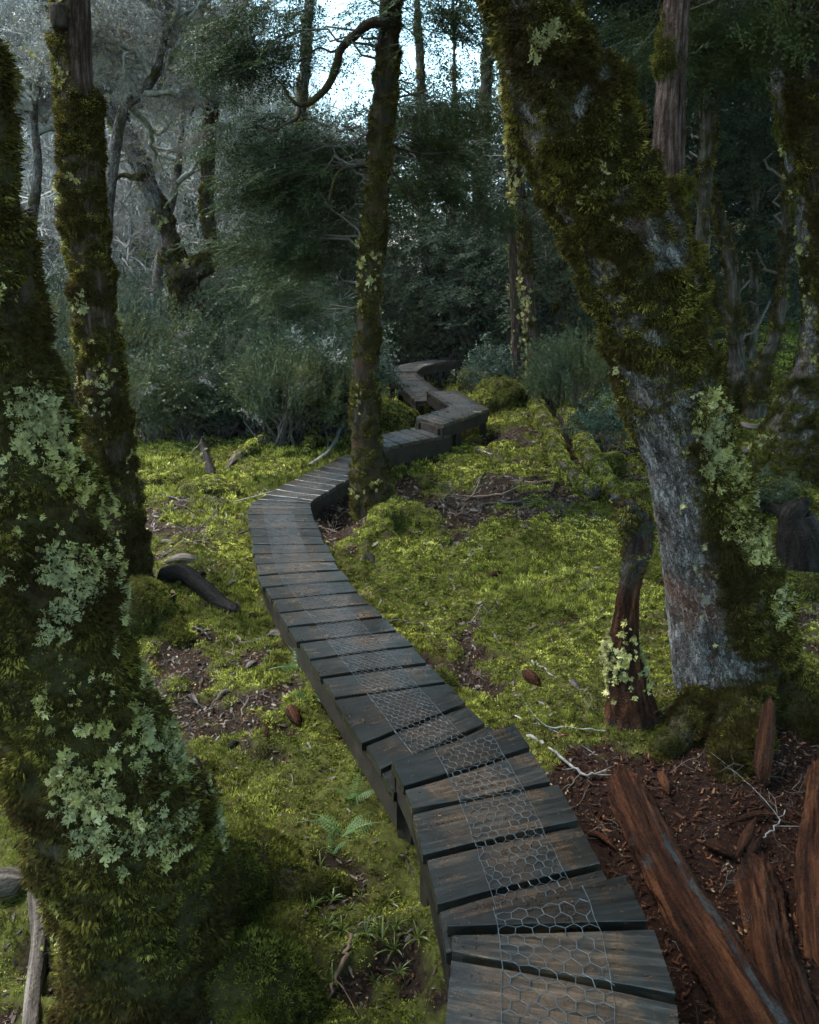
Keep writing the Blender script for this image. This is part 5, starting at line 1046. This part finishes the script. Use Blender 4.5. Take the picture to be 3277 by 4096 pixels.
STICKS = [('short white stick on moss below the boxed step', [(990, 945), (1012, 953), (1036, 962)], 6, 'stick_white', 0),
    ('dark forked branch lying across the right moss slope', [(1160, 1018), (1100, 1030), (1060, 1045), (1010, 1050), (960, 1056)], 6, 'stick_brown', 4),
    ('black crooked stick under the forked branch', [(1020, 1068), (1080, 1064), (1130, 1058), (1160, 1042), (1172, 1020)], 6, 'stick_dark', 3),
    ('thin dark twig curving beside the gully', [(935, 1058), (952, 1038), (962, 1015), (985, 1000)], 4, 'stick_dark', 2),
    ('pale thin twig on the right slope', [(1145, 1065), (1180, 1075), (1220, 1092)], 4, 'stick_brown', 1),
    ('pale bluish lichened twig beside the second step', [(1110, 1560), (1150, 1580), (1190, 1612), (1230, 1640), (1275, 1640)], 8, 'stick_white', 3),
    ('thin grey twig leading from walk to snag', [(1075, 1518), (1130, 1540), (1200, 1545), (1270, 1552)], 5, 'stick_white', 2),
    ('white crooked dead branch leaning by the walk near the centre tree', [(652, 985, .0), (690, 965, .05), (714, 940, .15), (728, 905, .3), (736, 868, .5)], 8, 'stick_white', 4),
    ('slender white twig left of the crooked dead branch', [(693, 960, .0), (688, 935, .12), (684, 905, .25)], 4, 'stick_white', 1),
    ('dark stick pointing at the long boardwalk', [(408, 1328), (430, 1342), (448, 1356)], 8, 'stick_dark', 0),
    ('long brown twig on the mid right slope', [(820, 1318), (850, 1320), (890, 1325), (925, 1345)], 4, 'stick_dark', 2),
    ('curved pale twig on the lower right litter', [(1120, 1405), (1150, 1420), (1172, 1438)], 5, 'stick_white', 1),
    ('bleached broken stick low in the dark foreground moss', [(740, 1985), (728, 2030), (706, 2080), (690, 2120)], 12, 'stick_brown', 1),
    ('dark twig arching in the foreground litter', [(800, 1770), (840, 1810), (868, 1850), (880, 1880)], 6, 'stick_dark', 1),
    ('thin pale twig across the far red mulch', [(1600, 1790), (1630, 1760), (1650, 1720)], 4, 'stick_white', 2),
    ('fallen grey branch by the moss hummocks left', [(300, 1045), (345, 1050), (400, 1062)], 6, 'stick_dark', 1),
    ('crooked dark twig on the left clearing', [(465, 1050), (475, 1080), (480, 1110)], 5, 'stick_white', 1),
    ('short black stick below the black curved log', [(500, 1190), (494, 1215), (488, 1240)], 6, 'stick_dark', 0),
    ('stick resting by the old mossy stump', [(1030, 855), (1065, 852), (1100, 838)], 4, 'stick_white', 2)]
for i, (lab, rows, w_, mt, tw) in enumerate(STICKS): stick(lab, rows, w_, mt, twigs=tw, seed=i)

# ---------------------------------------------------------------- ferns and rosettes
def frond_mesh(L_, seed, mat):
    r = np.random.default_rng(seed); n = 16; V = []; T = []; tb = []
    prev = None
    for i in range(n + 1):
        t = i / n; c_ = np.array([L_ * t, 0, .35 * L_ * math.sin(t * 2.4) * (1 - .4 * t)]); w_ = L_ * .24 * math.sin(min(1, t * 1.3 + .12) * math.pi) ** .7 if t < 1 else 0
        b = len(V); V += [c_ + np.array([0, -.0018, 0]), c_ + np.array([0, .0018, 0])]
        if prev is not None: T += [(prev, b, b + 1), (prev, b + 1, prev + 1)]
        prev = b
        if 0 < i < n:
            for sgn in (-1, 1):
                d = np.array([.35, sgn, -.25 + r.normal(0, .08)]); d /= np.linalg.norm(d); a = L_ / n * .42
                for k in range(3):
                    f0, f1 = k / 3, (k + 1) / 3; b = len(V)
                    V += [c_ + d * w_ * f0 + [-a * (1 - f0 * .6), 0, 0], c_ + d * w_ * f0 + [a * (1 - f0 * .6), 0, 0], c_ + d * w_ * f1 + [a * .35 * (1 - f1), 0, 0]]; T.append((b, b + 1, b + 2))
    return mesh_np('frond', V, [np.array(T)], mat)
FR = [frond_mesh(.2, s, M['fern']) for s in range(3)]
FERNS = [(640, 1425, 5, 1.0, 'larger green fern left of the long boardwalk'), (668, 1490, 4, .8, 'small green fern just below the larger fern'), (745, 1700, 4, .8, 'upright fern beside the second step'), (725, 1775, 5, .75, 'spreading fern over dark litter near the step'), (1575, 860, 4, 1.2, 'single fern in the right clearing'), (700, 1815, 3, .6, 'tiny fern above the moss root')]
for i, (cx, cy, n, sc_, lab) in enumerate(FERNS):
    p = ground_at(cx, cy, .035); sc_ *= 1.25; root = thing('fern', lab, 'fern', tuple(p), 'ferns on the mossy floor'); r = np.random.default_rng(i)
    for k in range(n):
        o = bpy.data.objects.new('frond', FR[k % 3]); COL.objects.link(o); o.parent = root; o.location = (0, 0, 0)
        o.rotation_euler = (r.normal(0, .2), -r.uniform(.05, .55), k / n * 6.283 + r.normal(0, .35)); s = sc_ * r.uniform(.75, 1.2); o.scale = (s, s, s)
RS = [blades(16, .008, .085, .006, 1.6, 300 + s, M['rosette'], 2, .45) for s in range(3)]
spots = [(640, 1880), (675, 1840), (700, 1905), (735, 1930), (760, 1900), (790, 1945), (815, 1910), (835, 1960), (770, 1975), (720, 1970), (805, 1990), (690, 1960), (850, 1920), (660, 1920), (745, 2010), (830, 2010), (700, 2080), (790, 2080), (880, 1985), (840, 2060)]
for i, (cx, cy) in enumerate(spots):
    p = ground_at(cx, cy, .025); o = link('grassy_rosette', RS[i % 3], None, tuple(p), label='grass like rosette plant in the foreground left of the nearest planks', cat='plant', group='rosette plants in the near moss')
    s = random.uniform(.5, .9); o.scale = (s, s, s); o.rotation_euler = (0, 0, random.uniform(0, 6.28))

# ---------------------------------------------------------------- thicket
def shrub(name, label, base, H, Wd, key, n, seed, size=1.0, group=None, stem_mat='twig', lich=0, low=.36, cat='shrub', flat=1.0):
    r = np.random.default_rng(seed); base = np.asarray(base, float); root = thing(name, label, cat, tuple(base), group)
    u = norm(r.normal(size=(n, 3))); u[:, 2] = np.abs(u[:, 2]) * 1.0 - .15; rr = r.uniform(.25, 1, (n, 1)) ** .5
    lob = 1 + .75 * fbm(u * 2.6 + seed, 2, seed)[:, None]
    p = u * rr * lob * np.array([Wd / 2, Wd / 2, H * (1 - low)]) * .92 + np.array([0, 0, H * low]); p[:, 2] = np.maximum(p[:, 2], .08); d = norm(p * np.array([1, 1, .2]) / max(Wd, .1)) * .55 + np.array([0, 0, flat]) + r.normal(0, .28, p.shape)
    p = p + base
    if 'spray' in key: rot = quats(d * np.array([1, 1, .3]), np.array([0, 0, 1.0]) + r.normal(0, .4, d.shape))
    else: rot = quats_z(d)
    scatter('foliage', key, p - norm(d) * .15 * size, rot, size * r.uniform(.7, 1.3, n), root)
    tb = Tubes()
    for k in range(max(8, n // 9)):
        e = p[r.integers(0, n)]; s0 = base + np.array([r.normal(0, .08), r.normal(0, .08), -.05]); mid = s0 + (e - s0) * .5 + r.normal(0, .12, 3) * H * .4; pl = bezier(s0, mid, e, 8); pl[1:-1] += r.normal(0, .025, (6, 3))
        tb.add(pl, np.linspace(.016, .004, 8) * r.uniform(.6, 1.3) * max(.8, H), 4)
    child('stems', tb.mesh('stems', M[stem_mat]), root)
    if lich:
        k = r.integers(0, n, lich); q = base + (p[k] - base) * r.uniform(.6, 1.02, (lich, 1))
        scatter('lichen_twigs', 'lichen_twig', q, quats_z(d[k] + r.normal(0, .5, (lich, 3))), r.uniform(.3, .7, lich), root)
    return root
def floor_under(cx, y):           # floor point at a distance along a column of the view
    p = dat(cx, 900, y); return np.array([p[0], y, gz1(p[0], y)])
KINDS = [('heath_shrub', 'heath', 'olive needle leaved heath shrub in the left thicket', 'twig', 8), ('grey_shrub', 'heath_grey', 'grey lichen hung shrub in the left thicket', 'twig_pale', 28), ('leafy_shrub', 'shrub_spray', 'dark small leaved shrub in the left thicket', 'twig', 14)]
ROWS = [(11.4, [(300, 0), (375, 2), (455, 2), (520, 2), (590, 0), (650, 2), (705, 0)], 1.35, 1.35), (12.3, [(262, 0), (335, 1), (410, 0), (490, 1), (560, 0), (630, 2), (700, 1)], 1.75, 1.3), (13.2, [(70, 0), (128, 2), (285, 0), (370, 1), (455, 2), (540, 0), (625, 1), (715, 2)], 2.1, 1.5),
        (15.2, [(40, 1), (110, 0), (300, 2), (410, 1), (500, 0), (590, 2), (680, 2)], 2.5, 1.8), (17.5, [(60, 0), (150, 2), (260, 1), (470, 1), (560, 2), (650, 2)], 2.9, 2.2)]
_pos = lambda cx: 'beside the second tree' if cx < 320 else 'under the slanting stem' if cx < 390 else 'under the elbowed stem' if cx < 475 else 'left of centre foliage' if cx < 550 else 'under centre foliage' if cx < 640 else 'close to the centre trunk'
for y, lst, H, Wd in ROWS:
    for ix, (cx, kd) in enumerate(lst):
        nm, key, lab, sm, li = KINDS[kd]
        if y < 11.5: lab = lab.replace('in the left thicket', ['nearest the second tree', 'second from left', 'third from left', 'in the middle', 'right of the middle', 'second from right', 'nearest the centre tree'][ix] + ' along the thicket front')
        elif y < 13: lab = lab.replace('in the left thicket', 'just behind the thicket front, ' + _pos(cx))
        elif cx < 200: lab = lab.replace('in the left thicket', ('nearer ' if y < 14 else 'farther ' if y < 16 else 'farthest ') + ('left' if cx < 90 else 'right') + ' between the two left trunks')
        else: lab = lab.replace('in the left thicket', ('midway back' if y < 14 else 'far back' if y < 16.5 else 'at the very back') + ' in the thicket, ' + _pos(cx))
        s = int(cx * 3 + y * 7); q = np.random.default_rng(s)
        h = H * q.uniform(.8, 1.15); n = int(150 * (Wd / 1.2) ** 1.3 * (1.25 if kd == 2 else 1)); dy = q.normal(0, .3)
        shrub(nm, lab, floor_under(cx + q.normal(0, 10), y + dy), h, Wd * q.uniform(.85, 1.2), key, n, s, (1.15 if kd < 2 else 1.1) * (y / 11) ** .6, 'shrubs of the left thicket', sm, li)
shrub('heath_shrub', 'olive heath shrub with fine upright shoots left of the leaning tree', floor_under(1205, 12.5), 1.45, 1.5, 'heath', 260, 91, 1.15)
shrub('heath_shrub', 'smaller heath shrub right beside the slim lichened tree', floor_under(1165, 13.2), 1.05, 1.0, 'heath', 140, 92, 1.1)
shrub('leafy_shrub', 'blue green leafy bush hiding the far end of the boardwalk', floor_under(1035, 15.6), 1.15, 1.3, 'shrub_spray', 200, 93, 1.0)
shrub('leafy_shrub', 'fresh green sapling bush right of the centre trunk', floor_under(838, 20.6), 1.9, 1.3, 'shrub_spray', 220, 94, 1.1)
shrub('leafy_shrub', 'dark blue green bush behind the mossy fallen logs', floor_under(1275, 10.8), .8, 1.0, 'shrub_spray', 130, 95, .9)
shrub('leafy_shrub', 'dark bush behind the far boardwalk turn', floor_under(905, 20.5), 2.2, 2.6, 'shrub_spray', 260, 96, 1.5)
shrub('leafy_shrub', 'dark low bush left of the burnt stump', floor_under(1610, 8.0), .5, .9, 'shrub_spray', 110, 97, .8)
shrub('leafy_shrub', 'dark bush deep between slim tree and far bush', floor_under(1085, 19.5), 2.4, 2.6, 'shrub_spray', 260, 98, 1.6)
shrub('leafy_shrub', 'dark bush beyond the right end of the boardwalk', floor_under(990, 23.5), 3.0, 3.2, 'shrub_spray', 300, 99, 1.8)

# ---------------------------------------------------------------- gnarled bare trees with lichen
def gnarled(label, rows, depth, seed, n=9, spread=1.5):
    r = np.random.default_rng(seed); ct = ctrl_px(rows, depth); t, s = make_tree('gnarled_tree', label, ct, 'bark_grey', None, sides=20, step=.06, bark=.012, seed=seed, moss=lambda y, l, f, u, n_: sstep(.0, .4, n_ + .2 * u), moss_lift=.01)
    tb = Tubes(); tips = []; dirs = []; path = s.path
    def grow(p, d, L_, rd, k):
        P_ = [p]; nseg = 6
        for i in range(nseg):
            d = d + r.normal(0, .33, 3); d[2] += .03; d /= np.linalg.norm(d); p = p + d * L_ / nseg; P_.append(p)
            if k > 0 and i > 0 and r.uniform() < .8:
                e = d + r.normal(0, .7, 3); e /= np.linalg.norm(e); grow(p, e, L_ * r.uniform(.4, .7), rd * (1 - i / 9) * .6, k - 1)
            if k < 2: tips.append(p); dirs.append(d)
        tb.add(np.array(P_), np.linspace(rd, rd * .35, nseg + 1), 5)
    for i in range(n):
        q = path[int(len(path) * r.uniform(.4, .99))]; a = r.uniform(0, 6.283); grow(q[:3], norm(np.array([[math.cos(a), .5 * math.sin(a), r.uniform(-.1, .7)]]))[0], spread * r.uniform(.6, 1.2), max(.018, q[3] * .75), 2)
    child('branches', tb.mesh('branches', M['twig_pale']), t); tips = np.array(tips); dirs = np.array(dirs); k = r.uniform(size=len(tips)) < .6
    scatter('lichen_twigs', 'lichen_twig', tips[k], quats_z(dirs[k] + r.normal(0, .6, (k.sum(), 3))), r.uniform(.4, .9, k.sum()), t)
    scatter('lichen', 'lichen', tips[~k], quats_z(r.normal(size=((~k).sum(), 3))), r.uniform(.8, 1.8, (~k).sum()), t)
gnarled('gnarled bare tree with pale lichened branches behind the second trunk', [(215, 640, 40), (222, 480, 32), (240, 330, 28), (262, 230, 25), (300, 195, 23), (328, 155, 22), (340, 110, 18), (352, 50, 15), (350, -30, 12)], 13.0, 5, 14, 1.25)
gnarled('gnarled bare lichened tree between the two left trunks', [(60, 640, 34), (66, 480, 26), (80, 350, 22), (72, 240, 18), (88, 130, 14), (80, 20, 12)], 14.5, 6, 10, 1.3)
gnarled('dark bare tree with tangled twigs left of the elbowed stem', [(330, 640, 26), (345, 500, 20), (372, 380, 18), (385, 250, 14), (400, 120, 12), (395, 0, 9)], 17.5, 7, 12, 1.8)

# ---------------------------------------------------------------- the far slope and the wood behind
r = np.random.default_rng(77)
n = 5200; y = 20 + 42 * r.uniform(0, 1, n) ** 1.2; x = r.uniform(-1, .06, n) * (.62 * y + 4); z = gz(x, y); hgt = r.uniform(0, 1, n) ** .8 * (3.2 + .05 * y)
d = np.stack([r.normal(0, .5, n), r.normal(0, .5, n), np.full(n, 1.0)], -1)
k_ = x < -2.2
scatter('far_wood', 'bare', np.stack([x, y, z + hgt], -1)[k_], quats_z(d[k_]), r.uniform(1.0, 2.2, n)[k_], label='pale grey bare wood covering the misty left slope', cat='wood')
n = 2600; y = 19 + 38 * r.uniform(0, 1, n); x = r.uniform(-1, .05, n) * (.62 * y + 4); z = gz(x, y); hgt = r.uniform(0, 1, n) ** 1.4 * (2.4 + .05 * y)
scatter('slope_bushes', 'spray_far', np.stack([x, y, z + hgt], -1), quats(r.normal(size=(n, 3)) * [1, 1, .4], np.array([0, 0, 1.]) + r.normal(0, .4, (n, 3))), r.uniform(1.2, 2.6, n), label='dull green bushes among the bare wood on the left slope', cat='wood')
n = 5200; cx = r.uniform(400, 1760, n); yy = r.uniform(25, 38, n)
top = np.interp(cx, [400, 480, 620, 700, 790, 860, 960, 1040, 1090, 1150, 1240, 1400, 1760], [260, 210, 190, 240, 250, 150, 190, 130, 130, 10, -60, -120, -140])
cy = top + (740 - top) * r.uniform(0, 1, n) ** .8 + 40 * fbm2(cx * .02, yy * .3, 1.0, 2, 5); P = np.array([dat(a, b, c_) for a, b, c_ in zip(cx, cy, yy)]); P[:, 2] = np.maximum(P[:, 2], gz(P[:, 0], P[:, 1]) + .2)
m_ = 3200; cx = r.uniform(1130, 1780, m_); yy = r.uniform(20, 33, m_); cy = r.uniform(-150, 470, m_); P = np.vstack([P, np.array([dat(a, b, c_) for a, b, c_ in zip(cx, cy, yy)])]); n += m_
scatter('far_evergreen_wood', 'spray_far', P, quats(r.normal(size=(n, 3)) * [1, 1, .4], np.array([0, 0, 1.]) + r.normal(0, .45, (n, 3))), r.uniform(1.4, 2.8, n), label='dark evergreen wood closing the view behind the boardwalk', cat='wood')

# ---------------------------------------------------------------- air
HZ = plain_mat('haze', (1, 1, 1), (1, 1, 1)); nt = HZ.node_tree; nt.nodes.clear()
pv = nt.nodes.new('ShaderNodeVolumePrincipled'); pv.inputs['Density'].default_value = .0004; pv.inputs['Color'].default_value = (.86, .93, 1, 1); pv.inputs['Anisotropy'].default_value = .2
ho = nt.nodes.new('ShaderNodeOutputMaterial'); nt.links.new(pv.outputs[0], ho.inputs['Volume'])
USE_HAZE = True
if USE_HAZE:
    zt = float(g_z.max()) + 14; x0, x1, y0, y1, z0 = -97, 97, -9, float(GY.max()) + 2, float(g_z.min()) - 1.2
    V = [(a, b, c_) for c_ in (z0, zt) for a, b in ((x0, y0), (x1, y0), (x1, y1), (x0, y1))]
    link('haze', mesh_np('haze', V, [np.array([[3, 2, 1, 0], [4, 5, 6, 7], [0, 1, 5, 4], [1, 2, 6, 5], [2, 3, 7, 6], [3, 0, 4, 7]])], HZ), kind='stuff', label='thin grey blue mist hanging in the forest air', cat='haze')
print('INSTANCES', COUNT)
